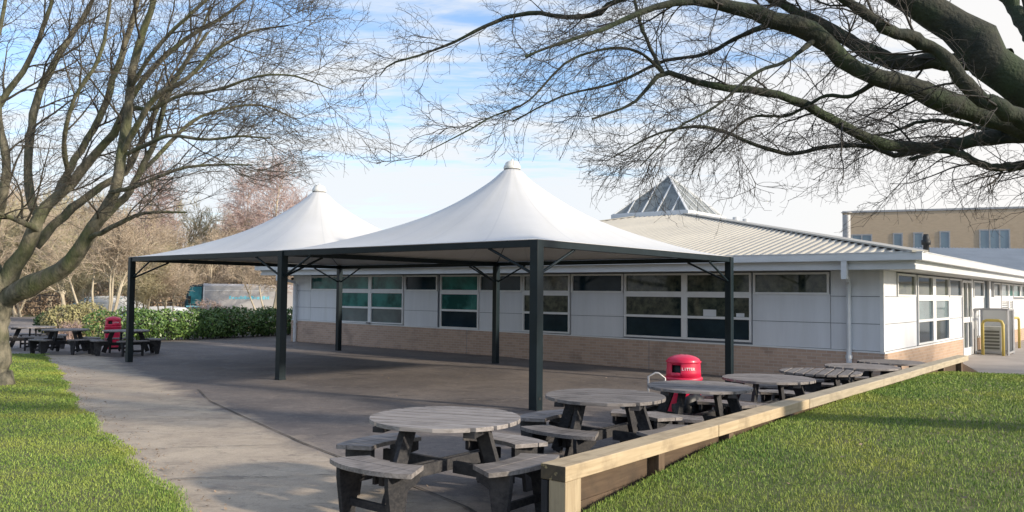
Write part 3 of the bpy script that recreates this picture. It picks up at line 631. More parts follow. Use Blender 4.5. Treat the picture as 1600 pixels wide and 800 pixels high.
# ------------------------------------------------------------------ tensile canopy
CA = -.701; d1 = np.array([math.cos(CA), math.sin(CA)]); d2 = np.array([-d1[1], d1[0]]); CL = 6.42; CP = np.array([.367, 12.10])
H_ = 2.538; HB = .10; PKZ = 4.42
def CW(a, b, z):    # a along d1 from post C (negative = left), b along d2
    q = CP + d1 * a + d2 * b; return (q[0], q[1], z)
cn = empty('canopy', CW(0, 0, 0)); tag(cn, 'white twin-peaked tensile canopy on six dark steel posts over the patio', 'canopy')
posts = {(0, 0), (-1, 0), (-2, 0), (0, 1), (-1, 1), (-2, 1)}
for (i, j) in sorted(posts):
    x, y, _ = CW(i * CL, j * CL, 0); g = gz(x, y); mb = MB(); w = .074 if (i, j) in ((0, 0), (-1, 0)) else .068
    T = lambda a, b, z, i=i, j=j: CW(i * CL + a, j * CL + b, z)
    mb.box(-w, w, -w, w, g - .05, H_ - .0, T); mb.box(-w - .004, w + .004, -w - .004, w + .004, g - .04, g + .045, T) if (i, j) == (-1, 0) else None
    pb = part(mb, 'post', M['steel_black'], cn, bevel=.006)
    if (i, j) == (0, 0):
        hb2 = MB(); hb2.tube([CW(w + .001, .005, g + .17), CW(w + .004, .005, g + .17)], .022, 14); o = part(hb2, 'access_hole', M['black'], cn)
    # braces
    for (di, dj) in ((1, 0), (-1, 0), (0, 1), (0, -1)):
        if (i + di, j + dj) in posts:
            br = MB(); a0 = CW(i * CL + di * w, j * CL + dj * w, 2.04 - .0); a1 = CW(i * CL + di * .93, j * CL + dj * .93, H_ - HB - .01)
            br.tube([a0, a1], .0215, 10)
            for e in (a0, a1): br.tube([Vector(e) - Vector((d2[0] * abs(di) + d1[0] * abs(dj), d2[1] * abs(di) + d1[1] * abs(dj), 0)) * .03, Vector(e) + Vector((d2[0] * abs(di) + d1[0] * abs(dj), d2[1] * abs(di) + d1[1] * abs(dj), 0)) * .03], .018, 8)
            part(br, 'brace', M['steel_black'], cn)
def beam(a0, b0, a1, b1_, name='edge_beam', h=HB, w=.10, top=H_ - .003):
    mb = MB(); p = Vector(CW(a0, b0, top - h / 2)); q = Vector(CW(a1, b1_, top - h / 2)); mb.bar(p, q, w, h); return part(mb, name, M['steel_black'], cn, bevel=.004)
for j in (0, 1):
    for i in (-2, -1): beam(i * CL + .075, j * CL, (i + 1) * CL - .075, j * CL)
for i in (0, -1, -2): beam(i * CL, .075, i * CL, CL - .075)
# membranes
def membrane(ci):
    c0 = -CL * ci - CL / 2; n = 72; m = 30; h = CL / 2 + .055; V = []; Fq = []
    for i in range(m + 1):
        t = .038 + (1 - .038) * (i / m)
        for k in range(n):
            a = 2 * math.pi * k / n; ca, sa_ = math.cos(a), math.sin(a); pn = 2.2 + 16 * t ** 4
            Rr = h / ((abs(ca) ** pn + abs(sa_) ** pn) ** (1 / pn)) if t < .985 else h / max(abs(ca), abs(sa_))
            if t < .985:
                sq = h / max(abs(ca), abs(sa_)); q = t ** 3; Rr = lerp(Rr, sq, q)
            g = (1 - t) ** 1.46
            z = H_ + .008 + (PKZ - .10 - H_) * g + .05 * math.exp(-((t - .045) / .05) ** 2)
            # light tension folds along the diagonals and towards the rim
            z += .016 * math.sin(k / n * 2 * math.pi * 18) * t * (1 - t) * 2 * (.35 + .65 * abs(math.sin(2 * a)) ** 2) + .012 * math.sin(a * 7 + ci) * t * (1 - t) ** .5
            if i == m: z = H_ + .004
            V.append(CW(c0 + Rr * t * ca, CL / 2 + Rr * t * sa_, z))
    for i in range(m):
        for k in range(n):
            k2 = (k + 1) % n; Fq.append((i * n + k, (i + 1) * n + k, (i + 1) * n + k2, i * n + k2))
    # rim hem turned down over the beam
    mb = MB(); mb.add(V, Fq); o = part(mb, 'membrane', M['fabric'], cn, smooth=True)
    uvl = o.data.uv_layers.new(name='UVMap'); q = 0
    for pl in o.data.polygons:
        vs_ = [o.data.loops[li].vertex_index for li in pl.loop_indices]; ks_ = [v % n for v in vs_]; wrap = max(ks_) == n - 1 and min(ks_) == 0
        for li, v in zip(pl.loop_indices, vs_):
            kk = v % n; kk = n if (wrap and kk == 0) else kk; uvl.data[li].uv = (kk / n, (v // n) / m)
    s = o.modifiers.new('solid', 'SOLIDIFY'); s.thickness = .004; s.offset = 1
    x, y, _ = CW(c0, CL / 2, 0); cp = MB(); zt = PKZ - .10
    cp.lathe([(.172, zt - .05), (.178, zt - .01), (.16, zt + .03), (.148, zt + .04), (.142, zt + .07), (.115, zt + .098), (.07, zt + .118), (.028, zt + .125), (.024, zt + .150), (.001, zt + .155)], 32, (x, y, 0))
    part(cp, 'peak_cap', M['cap'], cn, smooth=True)
    ms = MB(); ms.tube([(x, y, H_ + .45), (x, y, zt)], .045, 12)
    for q in range(4):
        aa = math.pi / 4 + q * math.pi / 2
        cxy = CW(c0 + math.cos(aa) * CL / math.sqrt(2) * .985, CL / 2 + math.sin(aa) * CL / math.sqrt(2) * .985, H_ - .05)
        ms.tube([(x, y, H_ + .47), cxy], .012, 6)
    part(ms, 'flying_mast', M['steel_black'], cn)
for ci in (0, 1): membrane(ci)

# ------------------------------------------------------------------ school building
sc_ = empty('school_building', (P0[0], P0[1], 0)); tag(sc_, 'low white panelled school building with brick base, ribbed hipped roof and glass pyramid skylight', 'building')
SLEN = 20.06; RLEN = 22.0; WH = 2.31
def bt_l(s): return .56 + .0062 * s     # top of the brick base
def wall_brick(fn, L_, topf, m, thick=.30):
    mb = MB(); n = 20
    V = []; Fq = []
    for i in range(n + 1):
        s = L_ * i / n
        V += [fn(s, .035, -.3), fn(s, .035, topf(s)), fn(s, -.2, topf(s)), fn(s, -.2, -.3)]
    for i in range(n):
        for k in range(3): Fq.append((4 * i + k, 4 * (i + 1) + k, 4 * (i + 1) + k + 1, 4 * i + k + 1))
    Fq += [(0, 1, 2, 3), (4 * n + 3, 4 * n + 2, 4 * n + 1, 4 * n)]
    mb.add(V, Fq); return part(mb, 'brick_base', m, sc_)
wall_brick(lambda s, o, z: LW(s - .035, o, z), SLEN + .035, bt_l, M['brick_long'])
DR0, DR1 = 8.35, 9.75    # door on the right wall
wall_brick(lambda s, o, z: RW(s - .032, o, z), DR0 + .03, lambda s: .555, M['brick_right'])
wall_brick(lambda s, o, z: RW(DR1 + .25 + s, o, z), 1.9, lambda s: .50, M['brick_right'])
wall_brick(lambda s, o, z: RW(13.0 + s, o, z), RLEN - 13.0, lambda s: .53, M['brick_right'])
# movement joints in the brick
mj = MB()
for s in (11.6, 5.5):
    mj.box(s - .006, s + .006, .036, .038, -.2, bt_l(s), LW)
part(mj, 'movement_joint', M['joint'], sc_)
# back and left walls (plain) plus core so nothing is see-through
cw = MB(); cw.box(.02, SLEN - .02, -RLEN, -.02, -.3, WH, lambda s, o, z: LW(s, o, z))
part(cw, 'wall_core', M['joint'], sc_)
cw = MB(); cw.hexa([LW(SLEN + .02, -.01, .69), LW(SLEN + .02, -RLEN, .69), LW(SLEN - .01, -RLEN, .69), LW(SLEN - .01, -.01, .69)] + [LW(SLEN + .02, -.01, WH), LW(SLEN + .02, -RLEN, WH), LW(SLEN - .01, -RLEN, WH), LW(SLEN - .01, -.01, WH)]); part(cw, 'end_cladding', M['clad'], sc_)
lb = MB(); lb.hexa([LW(SLEN + .03, .03, -.3), LW(SLEN + .03, -RLEN, -.3), LW(SLEN - .1, -RLEN, -.3), LW(SLEN - .1, .03, -.3)] + [LW(SLEN + .03, .03, .685), LW(SLEN + .03, -RLEN, .685), LW(SLEN - .1, -RLEN, .685), LW(SLEN - .1, .03, .685)]); part(lb, 'brick_base', M['brick_right'], sc_)
# sill trim at the foot of the cladding, corner trim
tr = MB(); n = 16
for i in range(n):
    a, b = SLEN * i / n - .04 * (i == 0), SLEN * (i + 1) / n
    tr.hexa([LW(a, .045, bt_l(a) + .002), LW(a, -.05, bt_l(a) + .002), LW(b, -.05, bt_l(b) + .002), LW(b, .045, bt_l(b) + .002), LW(a, .045, bt_l(a) + .035), LW(a, -.05, bt_l(a) + .035), LW(b, -.05, bt_l(b) + .035), LW(b, .045, bt_l(b) + .035)][::1])
tr.box(-.046, DR0 - .02, -.05, .047, .556, .59, RW); tr.box(13.0, RLEN, -.05, .047, .532, .566, RW); tr.box(DR1 + .3, DR1 + 2.1, -.05, .047, .502, .54, RW)
part(tr, 'sill_trim', M['frame'], sc_)
ct = MB(); ct.box(-.028, .05, -.05, .028, .60, WH, LW); part(ct, 'corner_trim', M['frame'], sc_)
# panel joints
pj = MB()
def vj(fn, s, z0=.62, z1=WH): pj.box(s - .006, s + .006, 0, .0215, z0, z1, fn)
def hj(fn, a, b, z): pj.box(a, b, 0, .0218, z - .005, z + .005, fn)
clad = MB()   # the panels themselves, 20 mm proud of the core
part_panels = []
def panel(fn, a, b, z0, z1): clad.box(min(a, b) + .006, max(a, b) - .006, 0, .02, z0 + .006, z1 - .006, fn)
def panels_col(fn, a, b, zb, top=WH, cuts=(1.17, 1.75)):
    zs = [zb] + [c for c in cuts if c < top] + [top]
    for z0, z1 in zip(zs[:-1], zs[1:]): panel(fn, a, b, z0, z1)
zl = lambda s: bt_l(s) + .036
for a, b in [(SLEN - .02, 19.02), (1.06, .03)]: panels_col(LW, b, a, zl(a))
panels_col(LW, 17.45, 19.02, zl(18), 1.80, (1.17,)); panels_col(LW, 12.82, 14.30, zl(13), 1.80, (1.17,)); panels_col(LW, 9.53, 11.14, zl(10), 1.80, (1.17,))
panels_col(LW, 6.24, 7.88, zl(7), 1.80, (1.17,)); panels_col(LW, 1.06, 2.82, zl(2), 1.80, (1.17,))
panels_col(RW, .05, 1.05, .60); panels_col(RW, 1.05, 2.85, .60, 1.76, (1.17,)); panels_col(RW, 6.55, 8.3, .60, 1.76, (1.17,))
panels_col(RW, DR1 + .25, 11.95, .55, 1.76, (1.17,)); panels_col(RW, 13.05, 15.5, .57, 1.78, (1.17,)); panels_col(RW, 18.3, RLEN, .57, 1.70, (1.17,))
part(clad, 'wall_panel', M['clad'], sc_)
# windows: frame with panes
def window(fn, cols, rows, mats, fr=.045, zmul=None):
    """cols [(a,b)..] glass extents, rows [(z0,z1)..]; one frame mesh, each pane a sub-part"""
    fm = MB(); A = min(min(c) for c in cols) - fr; B = max(max(c) for c in cols) + fr; Z0 = min(r[0] for r in rows) - fr; Z1 = max(r[1] for r in rows) + fr
    cs = sorted([(min(c), max(c)) for c in cols]); rs = sorted(rows)
    xsn = [A] + [v for c in cs for v in c] + [B]; d = .05
    for k in range(0, len(xsn), 2): fm.box(xsn[k], xsn[k + 1], -.03, d, Z0, Z1, fn)
    zsn = [Z0] + [v for r in rs for v in r] + [Z1]
    for k in range(0, len(zsn), 2):
        for c in cs: fm.box(c[0] - .002, c[1] + .002, -.03, d - .003, zsn[k], zsn[k + 1], fn)
    w = part(fm, 'window', M['frame'], sc_)
    for ri, r in enumerate(rs[::-1]):
        for ci, c in enumerate(cs):
            g = MB(); g.box(c[0], c[1], -.02, .004, r[0], r[1], fn)
            mm = mats[ri][ci] if isinstance(mats[ri], (list, tuple)) else mats[ri]
            o = g.build('pane', M[mm], None); o.parent = w
            # dark gasket lines
    return w
T3 = [(.715, 1.18), (1.24, 1.69), (1.825, 2.225)]; T1 = [(1.825, 2.225)]; T3b = [(.755, 1.19), (1.25, 1.70), (1.835, 2.235)]
window(LW, [(17.50, 18.97)], T1, ['pane_teal'])
window(LW, [(15.97, 17.35), (14.37, 15.82)], T3b, ['pane_teal', 'pane_teal', 'pane_grey'])
window(LW, [(12.88, 14.22)], T1, ['pane_dark'])
window(LW, [(11.20, 12.66)], T3, ['pane_teal', 'pane_teal', 'pane_dark'])
window(LW, [(9.59, 11.08)], T1, ['pane_dark'])
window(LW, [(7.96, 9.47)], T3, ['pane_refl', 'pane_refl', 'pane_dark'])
window(LW, [(6.30, 7.82)], T1, ['pane_dark'])
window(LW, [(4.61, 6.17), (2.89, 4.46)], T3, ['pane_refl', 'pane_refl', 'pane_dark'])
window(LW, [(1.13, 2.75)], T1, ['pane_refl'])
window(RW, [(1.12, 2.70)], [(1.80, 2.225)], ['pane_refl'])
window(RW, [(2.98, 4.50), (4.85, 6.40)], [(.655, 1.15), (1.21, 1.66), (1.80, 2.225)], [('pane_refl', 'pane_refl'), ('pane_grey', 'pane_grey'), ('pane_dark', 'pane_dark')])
window(RW, [(6.60, 8.22)], [(1.80, 2.225)], ['pane_dark'])
window(RW, [(10.2, 11.85)], [(1.80, 2.225)], ['pane_dark'])
window(RW, [(13.9, 15.2)], [(1.82, 2.225)], ['pane_dark'])
window(RW, [(15.55, 17.1), (17.35, 18.2)], [(.80, 1.12), (1.24, 1.64), (1.82, 2.225)], [('pane_grey', 'pane_teal'), ('pane_dark', 'pane_dark'), ('pane_dark', 'pane_dark')])
window(RW, [(18.45, 20.2), (20.4, 21.6)], [(1.82, 2.225)], [('pane_teal', 'pane_grey')])
lou = MB()
for k in range(5): lou.box(15.56, 18.2, .006, .022, 1.27 + k * .078, 1.305 + k * .078, RW)
part(lou, 'louvre_blind', M['frame'], sc_)
# objects on the window ledge, dark stay on the sill
lg = MB(); lg.box(3.72, 4.05, .0045, .0065, 1.245, 1.40, LW); part(lg, 'window_poster', M['white'], sc_); lg = MB(); lg.box(3.02, 3.22, .0045, .0065, 1.245, 1.33, LW); part(lg, 'window_poster', M['white'], sc_)
st_ = MB(); st_.box(15.83, 16.0, .052, .10, bt_l(16) + .04, bt_l(16) + .075, LW); part(st_, 'window_stay', M['black'], sc_)
# door
dm = MB(); z0 = .05
for a, b in [(DR0, DR0 + .07), (DR0 + .67, DR0 + .75), (DR1 - .06, DR1)]: dm.box(a, b, -.03, .055, z0, 2.25, RW)
for c in [(DR0 + .07, DR0 + .67), (DR0 + .75, DR1 - .06)]:
    for z in [(z0, .28), (1.02, 1.17), (2.18, 2.25)]: dm.box(c[0], c[1], -.03, .05, z[0], z[1], RW)
dr = part(dm, 'door', M['frame'], sc_)
for c in [(DR0 + .07, DR0 + .67), (DR0 + .75, DR1 - .06)]:
    for z in [(.28, 1.02), (1.17, 2.18)]:
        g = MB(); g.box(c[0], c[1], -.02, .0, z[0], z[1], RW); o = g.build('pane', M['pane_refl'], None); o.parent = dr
hd = MB(); hd.tube([RW(DR0 + .71, .12, .95), RW(DR0 + .71, .12, 1.45)], .015, 8); o = hd.build('handle', M['galv'], None); o.parent = dr
dp = MB(); dp.box(DR1 + .01, DR1 + .24, -.03, .045, .05, 2.3, RW); dp.box(13.0 - .25, 13.04, -.03, .07, .05, 2.3, RW); part(dp, 'door_pier', M['frame'], sc_)
rc = MB(); rc.box(11.97, 12.74, -.02, .006, .05, 2.29, RW); part(rc, 'recess_screen', M['pane_dark'], sc_)
# eaves: soffit, fascia, gutter as mitred rings around the whole roof
def ring(o0, o1, z0, z1, name, m, lo=None):
    mb = MB(); X = SLEN; Yd = RLEN
    def rect(o): return [LW(-o, o, 0)[:2], LW(X + o, o, 0)[:2], LW(X + o, -Yd - o, 0)[:2], LW(-o, -Yd - o, 0)[:2]]
    A = rect(o0); B = rect(o1)
    for i in range(4):
        j = (i + 1) % 4
        mb.hexa([(*A[i], z0), (*A[j], z0), (*B[j], z0), (*B[i], z0), (*A[i], z1), (*A[j], z1), (*B[j], z1), (*B[i], z1)])
    return part(mb, name, m, sc_)
ring(-.05, .80, 2.302, 2.314, 'soffit', M['soffit'])
ring(.76, .82, 2.296, 2.385, 'fascia', M['gutter']); ring(.74, .80, 2.383, 2.43, 'fascia', M['gutter']); ring(.76, .825, 2.428, 2.475, 'fascia', M['gutter'])
ring(.80, .97, 2.470, 2.486, 'gutter', M['gutter']); ring(.95, .972, 2.484, 2.622, 'gutter', M['gutter']); ring(.945, .985, 2.620, 2.636, 'gutter', M['gutter'])
# roof: ribbed sheets on four slopes, eave height 2.60, slope .209 from offset .93
OV = .93; SLP = .209; EZ = 2.605; KT = 9.85
W_ = SLEN + 2 * OV; D_ = RLEN + 2 * OV
def slope(fn, width, depth, pitch=.20):
    V = []; Fq = []; prof = []
    n = int(width / pitch)
    pw = width / n
    for i in range(n):
        a = i * pw
        prof += [(a, 0), (a + pw * .52, 0), (a + pw * .62, .034), (a + pw * .90, .034)]
    prof.append((width, 0))
    for a, h in prof:
        km = min(a, width - a, KT)
        V += [fn(a, 0, EZ + h), fn(a, km / 2, EZ + km / 2 * SLP + h), fn(a, km, EZ + km * SLP + h)]
    for i in range(len(prof) - 1):
        for k in range(2): Fq.append((3 * i + k, 3 * (i + 1) + k, 3 * (i + 1) + k + 1, 3 * i + k + 1))
    mb = MB(); mb.add(V, Fq); return part(mb, 'roof', M['roofmetal'], sc_)
def F1(a, k, z): return LW(a - OV, OV - k, z)            # front slope, a from corner going left
def F2(a, k, z): return RW(a - OV, OV - k, z)            # right slope
def F3(a, k, z): return LW(SLEN + OV - k, OV - a, z)     # left slope
def F4(a, k, z): return LW(a - OV, -RLEN - OV + k, z)
slope(F1, W_, D_); slope(F2, D_, W_); slope(F3, D_, W_); slope(F4, W_, D_)
# eave closing line, hips
hp_ = MB()
cs = [LW(-OV, OV, 0), LW(SLEN + OV, OV, 0), LW(SLEN + OV, -RLEN - OV, 0), LW(-OV, -RLEN - OV, 0)]
tp = [LW(-OV + KT, OV - KT, 0), LW(SLEN + OV - KT, OV - KT, 0), LW(SLEN + OV - KT, -RLEN - OV + KT, 0), LW(-OV + KT, -RLEN - OV + KT, 0)]
for a, b in zip(cs, tp): hp_.bar((a[0], a[1], EZ + .035), (b[0], b[1], EZ + KT * SLP + .035), .34, .035)
part(hp_, 'hip_capping', M['roofmetal'], sc_)
# flat top and skylight
s0, s1 = -OV + KT, SLEN + OV - KT; zt = EZ + KT * SLP
cb = MB(); cb.box(s0, s1, -RLEN - OV + KT, OV - KT, zt - .1, zt + .02, LW); part(cb, 'roof_top', M['roofmetal'], sc_)
k0 = KT + .0; SKW = 3.15
def SK(u, v, z): return LW(-OV + k0 + u, OV - k0 - v, z)
cu = MB(); cu.box(-.06, SKW + .06, -.06, SKW + .06, zt - .05, zt + .15, SK); skl = part(cu, 'skylight', M['gutter'], sc_)
ap_ = SK(SKW / 2, SKW / 2, zt + 1.72); c4 = [SK(0, 0, zt + .15), SK(SKW, 0, zt + .15), SK(SKW, SKW, zt + .15), SK(0, SKW, zt + .15)]
gl = MB(); gl.add(c4 + [ap_], [(1, 0, 4), (2, 1, 4), (3, 2, 4), (0, 3, 4)])
o = gl.build('glazing', M['skyglass'], None); o.parent = skl
gb = MB()
for i in range(4):
    a, b = Vector(c4[i]), Vector(c4[(i + 1) % 4]); A_ = Vector(ap_); gb.bar(a, A_, .08, .06); gb.bar(a, b, .07, .06)
    for t in (.2, .4, .6, .8):
        q = a.lerp(b, t); m_ = 1 - abs(2 * t - 1); mid = a.lerp(b, .5)
        # bars run up the slope until they meet the hip
        u_ = min(t, 1 - t) * 2; top = (a if t < .5 else b).lerp(A_, u_); gb.bar(q, top, .05, .05)
o = gb.build('glazing_bars', M['gutter'], None); o.parent = skl
# downpipes
def downpipe(fn, s, so, zb=-.1):
    mb = MB(); mb.box(so - .055, so + .055, .84, .965, 2.10, 2.468, fn)
    mb.tube([fn(so, .86, 2.16), fn(so * .5 + s * .5, .45, 2.11), fn(s, .16, 2.06), fn(s, .10, 1.98), fn(s, .10, .5)], .052, 12)
    mb.tube([fn(s, .10, .5), fn(s, .10, zb)], .060, 12); mb.tube([fn(s, .10, .50), fn(s, .10, .43)], .072, 12); mb.tube([fn(s, .10, 1.98), fn(s, .10, 1.94)], .060, 12)
    mb.box(s - .085, s + .085, .02, .10, .62, .65, fn)
    return part(mb, 'downpipe', M['gutter'], sc_, smooth=False)
downpipe(LW, .66, .50); downpipe(LW, 19.78, 19.7)
dq = MB(); dq.box(17.4, 17.6, .84, .965, 2.22, 2.468, RW); part(dq, 'gutter_outlet', M['gutter'], sc_)
cm = MB(); q = LW(SLEN - .1, .12, 2.18); cm.lathe([(.03, .04), (.05, .03), (.055, 0), (.04, -.035), (.0, -.05)], 14, q); part(cm, 'security_camera', M['black'], sc_, smooth=True)
vt = MB()
for s, k in ((7.6, 6.7), (7.3, 6.9)): q = F2(s, k, EZ + k * SLP + .05); vt.tube([q, (q[0], q[1], q[2] + .12)], .10, 10)
part(vt, 'roof_vent', M['gutter'], sc_)

# ------------------------------------------------------------------ cage, cooling unit and yellow hoops by the door
def prop(name, loc, label, cat, group=None):
    e = empty(name, loc); tag(e, label, cat, group); return e
ct0 = 10.0
cg = prop('equipment_cage', RW(ct0 + .5, .5, .045), 'grey metal frame cage standing round the cooling unit by the side door', 'cage')
cgm = MB()
cx0, cx1, co0, co1, ch = ct0 - .05, ct0 + 1.0, .10, .95, 1.40
for t_ in (cx0, cx1):
    for o_ in (co0, co1): cgm.bar(RW(t_, o_, .045), RW(t_, o_, ch), .05, .05)
for z_ in (ch, .12):
    cgm.bar(RW(cx0, co1, z_), RW(cx1, co1, z_), .05, .05); cgm.bar(RW(cx0, co0, z_), RW(cx1, co0, z_), .05, .05); cgm.bar(RW(cx0, co0, z_), RW(cx0, co1, z_), .05, .05); cgm.bar(RW(cx1, co0, z_), RW(cx1, co1, z_), .05, .05)
part(cgm, 'cage_frame', M['galv'], cg)
pnl = MB(); pnl.box(cx1 - .02, cx1 - .005, co0 + .03, co1 - .03, .15, ch - .03, RW); part(pnl, 'side_panel', M['soffit'], cg)
ac = prop('cooling_unit', RW(ct0 + .45, .5, .045), 'pale grey box cooling unit inside the metal cage by the side door', 'cooling unit')
am = MB(); am.box(ct0 + .15, ct0 + .75, .25, .75, .10, .88, RW); am.box(ct0 + .2, ct0 + .28, .27, .73, .046, .10, RW); am.box(ct0 + .62, ct0 + .70, .27, .73, .046, .10, RW); part(am, 'casing', M['acgrey'], ac, bevel=.01)
ag = MB()
ag.box(ct0 + .19, ct0 + .71, .751, .757, .16, .82, RW)
for k in range(7): ag.box(ct0 + .19 + k * .08, ct0 + .20 + k * .08, .758, .768, .16, .82, RW)
for k in range(6): ag.box(ct0 + .135, ct0 + .149, .30, .70, .20 + k * .10, .26 + k * .10, RW)
part(ag, 'grille', M['acdark'], ac)
def hoop(a, b, h, label):
    r = prop('guard_rail', (*a, .045), label, 'guard rail', 'yellow guard rails by the door'); mb = MB(); c = .12
    A = Vector((*a, 0)); B = Vector((*b, 0)); d = (B - A).normalized()
    mb.tube([A + Vector((0, 0, .045)), A + Vector((0, 0, h - c)), A + d * .035 + Vector((0, 0, h - .035)), A + d * c + Vector((0, 0, h)), B - d * c + Vector((0, 0, h)), B - d * .035 + Vector((0, 0, h - .035)), B + Vector((0, 0, h - c)), B + Vector((0, 0, .045))], .042, 12); part(mb, 'rail', M['yellow'], r, smooth=True)
pA = at(1535, 500, 24.6); pB = at(1567, 500, 24.2); hoop(pA[:2], pB[:2], 1.08, 'yellow tubular guard rail in front of the caged cooling unit')
pA = at(1576, 500, 27.2); pB = at(1592, 500, 28.0); hoop(pA[:2], pB[:2], 1.08, 'yellow tubular guard rail right of the cage, against the brick base')

# ------------------------------------------------------------------ wing with barrel roof, tan building, flues
bw = prop('barrel_roof_hall', (30, 43, 0), 'long hall with grey ribbed curved roof behind the white building', 'hall')
V = []; Fq = []; nseg = 14; x0_, x1_ = 19.5, 44; nr = 122
for i in range(nr * 2 + 1):
    x = lerp(x0_, x1_, i / (nr * 2)); hh = .07 if i % 2 else 0
    for k in range(nseg + 1):
        a = math.pi / 2 * (k / nseg); V.append((x, 40 + 9 * math.sin(a) * 1.0 - 0, 2.62 + 2.05 * (math.sin(math.pi / 2 * (k / nseg)) if False else 1 - (1 - k / nseg) ** 1.8) + hh))
for i in range(nr * 2):
    for k in range(nseg): Fq.append((i * (nseg + 1) + k, (i + 1) * (nseg + 1) + k, (i + 1) * (nseg + 1) + k + 1, i * (nseg + 1) + k + 1))
mb = MB(); mb.add(V, Fq); part(mb, 'roof', M['greymetal'], bw)
mb = MB(); mb.box(x0_ + .3, x1_ - .3, 40.4, 48.8, -.3, 2.60); part(mb, 'wall', M['clad'], bw)
mb = MB(); mb.box(x0_ + .01, x0_ + .2, 40.5, 48.9, 2.605, 3.6); part(mb, 'gable', M['clad'], bw)

tb = np.array([24.3, 60.0]); td = np.array([.925, -.380]); tn = np.array([td[1], -td[0]])
tan_ = prop('tan_building', (tb[0], tb[1], 0), 'two storey tan brick block with grey framed windows rising behind the white building', 'building')
def TB(u, o, z): q = tb + td * u + tn * o; return (q[0], q[1], z)
tz = 7.85
mb = MB(); mb.box(0, 38, -14, 0, -.3, tz, TB); part(mb, 'wall', M['tanbrick'], tan_)
mb = MB(); mb.box(-.08, 38.1, -.25, .06, tz + .002, tz + .14, TB); mb.box(-.08, .2, -14, -.252, tz + .002, tz + .14, TB); part(mb, 'roof_coping', M['galv'], tan_)
def usol(px):   # metres along the facade seen at image column px
    k = (px - 800) / F_PX; return (k * tb[1] - tb[0]) / (td[0] - k * td[1])
for i, (a, b, za, zb, div) in enumerate([(1331, 1364, 388, 365, 2), (1396, 1412, 386, 363, 1), (1428, 1444, 390, 362, 1), (1469, 1486, 391, 360, 1), (1531, 1580, 390, 357, 3), (1610, 1650, 390, 356, 2)]):
    u0, u1 = usol(a), usol(b); D = tb[1] + td[1] * (u0 + u1) / 2; hz_ = 462 + (a - 1300) * .01; zA = 1.75 + (hz_ - za) * D / F_PX; zB = 1.75 + (hz_ - zb) * D / F_PX
    fm = MB(); fr = .09
    fm.box(u0, u1, 0.0, .03, zA - .4, zA - .4 + fr, TB); fm.box(u0, u1, 0.0, .03, zB - fr, zB, TB)
    for u in np.linspace(u0, u1 - fr, div + 1): fm.box(u, u + fr, 0, .033, zA - .4 + fr, zB - fr, TB)
    w = part(fm, 'window', M['galv'], tan_)
    g = MB(); g.box(u0 + .02, u1 - .02, -.05, .012, zA - .38, zB - .02, TB); o = g.build('pane', mat('pane_sky', (.16, .24, .30), .06, (.10, .16, .21), .4, spec=.8, coords='World') if i == 0 else bpy.data.materials['pane_sky'], None); o.parent = w
fp = at(1323, 375, 57); fl_ = prop('flue_stack', (fp[0], fp[1], 0), 'silver cylindrical flue with a flat rain cap at the left end of the tan building', 'flue')
mb = MB(); mb.lathe([(.27, 0), (.27, 5.7), (.40, 5.72), (.40, 5.78), (.27, 5.8), (.27, 7.35), (.27, 7.4), (.01, 7.41)], 20, (fp[0], fp[1], 0)); part(mb, 'flue_tube', M['galv'], fl_, smooth=False)
mb = MB(); mb.lathe([(.01, 7.68), (.36, 7.6), (.36, 7.56), (.01, 7.55)], 20, (fp[0], fp[1], 0))
for k in range(3): a = k * 2.1; mb.bar((fp[0] + .22 * math.cos(a), fp[1] + .22 * math.sin(a), 7.39), (fp[0] + .22 * math.cos(a), fp[1] + .22 * math.sin(a), 7.57), .03, .03)
part(mb, 'rain_cap', M['galv'], fl_)
fp = at(1447, 385, 46.5); pf = prop('vent_pipe', (fp[0], fp[1], 4.4), 'short black vent pipe on the curved grey roof in front of the tan building', 'vent pipe')
mb = MB(); mb.lathe([(.17, 4.3), (.15, 4.7), (.24, 4.72), (.26, 4.95), (.18, 5.0), (.18, 5.15), (.12, 5.32), (.0, 5.33)], 16, (fp[0], fp[1], 0)); part(mb, 'pipe', M['black'], pf, smooth=True)

# ------------------------------------------------------------------ trees (vectorised growth)
def nrm(v): return v / np.maximum(np.linalg.norm(v, axis=-1, keepdims=True), 1e-9)
def tubes_np(P, R, sides):
    """P (B,n,3), R (B,n) -> verts, quads"""
    B, n, _ = P.shape
    T = np.empty_like(P); T[:, 1:-1] = P[:, 2:] - P[:, :-2]; T[:, 0] = P[:, 1] - P[:, 0]; T[:, -1] = P[:, -1] - P[:, -2]; T = nrm(T)
    m = nrm(P[:, -1] - P[:, 0]); ref = np.where(np.abs(m[:, 2:3]) < .75, np.array([[0, 0, 1.]]), np.array([[1., 0, 0]]))
    u = nrm(np.cross(T, ref[:, None, :])); v = np.cross(u, T)
    a = np.arange(sides) * 2 * np.pi / sides
    ring = u[:, :, None, :] * np.cos(a)[None, None, :, None] + v[:, :, None, :] * np.sin(a)[None, None, :, None]
    V = P[:, :, None, :] + ring * R[:, :, None, None]
    I = np.arange(B * n * sides).reshape(B, n, sides); J = np.roll(I, -1, axis=2)
    Q = np.stack([I[:, :-1], J[:, :-1], J[:, 1:], I[:, 1:]], -1).reshape(-1, 4)
    return V.reshape(-1, 3), Q
def merge(parts):
    Vs, Qs, b = [], [], 0
    for V, Q in parts: Vs.append(V); Qs.append(Q + b); b += len(V)
    return np.concatenate(Vs), np.concatenate(Qs)
def sample_on(P, R, idx, t):
    n = P.shape[1]; x = t * (n - 1); i = np.minimum(x.astype(int), n - 2); f = (x - i)[:, None]
    p = P[idx, i] * (1 - f) + P[idx, i + 1] * f; r = R[idx, i] * (1 - f[:, 0]) + R[idx, i + 1] * f[:, 0]; d = nrm(P[idx, i + 1] - P[idx, i]); return p, r, d
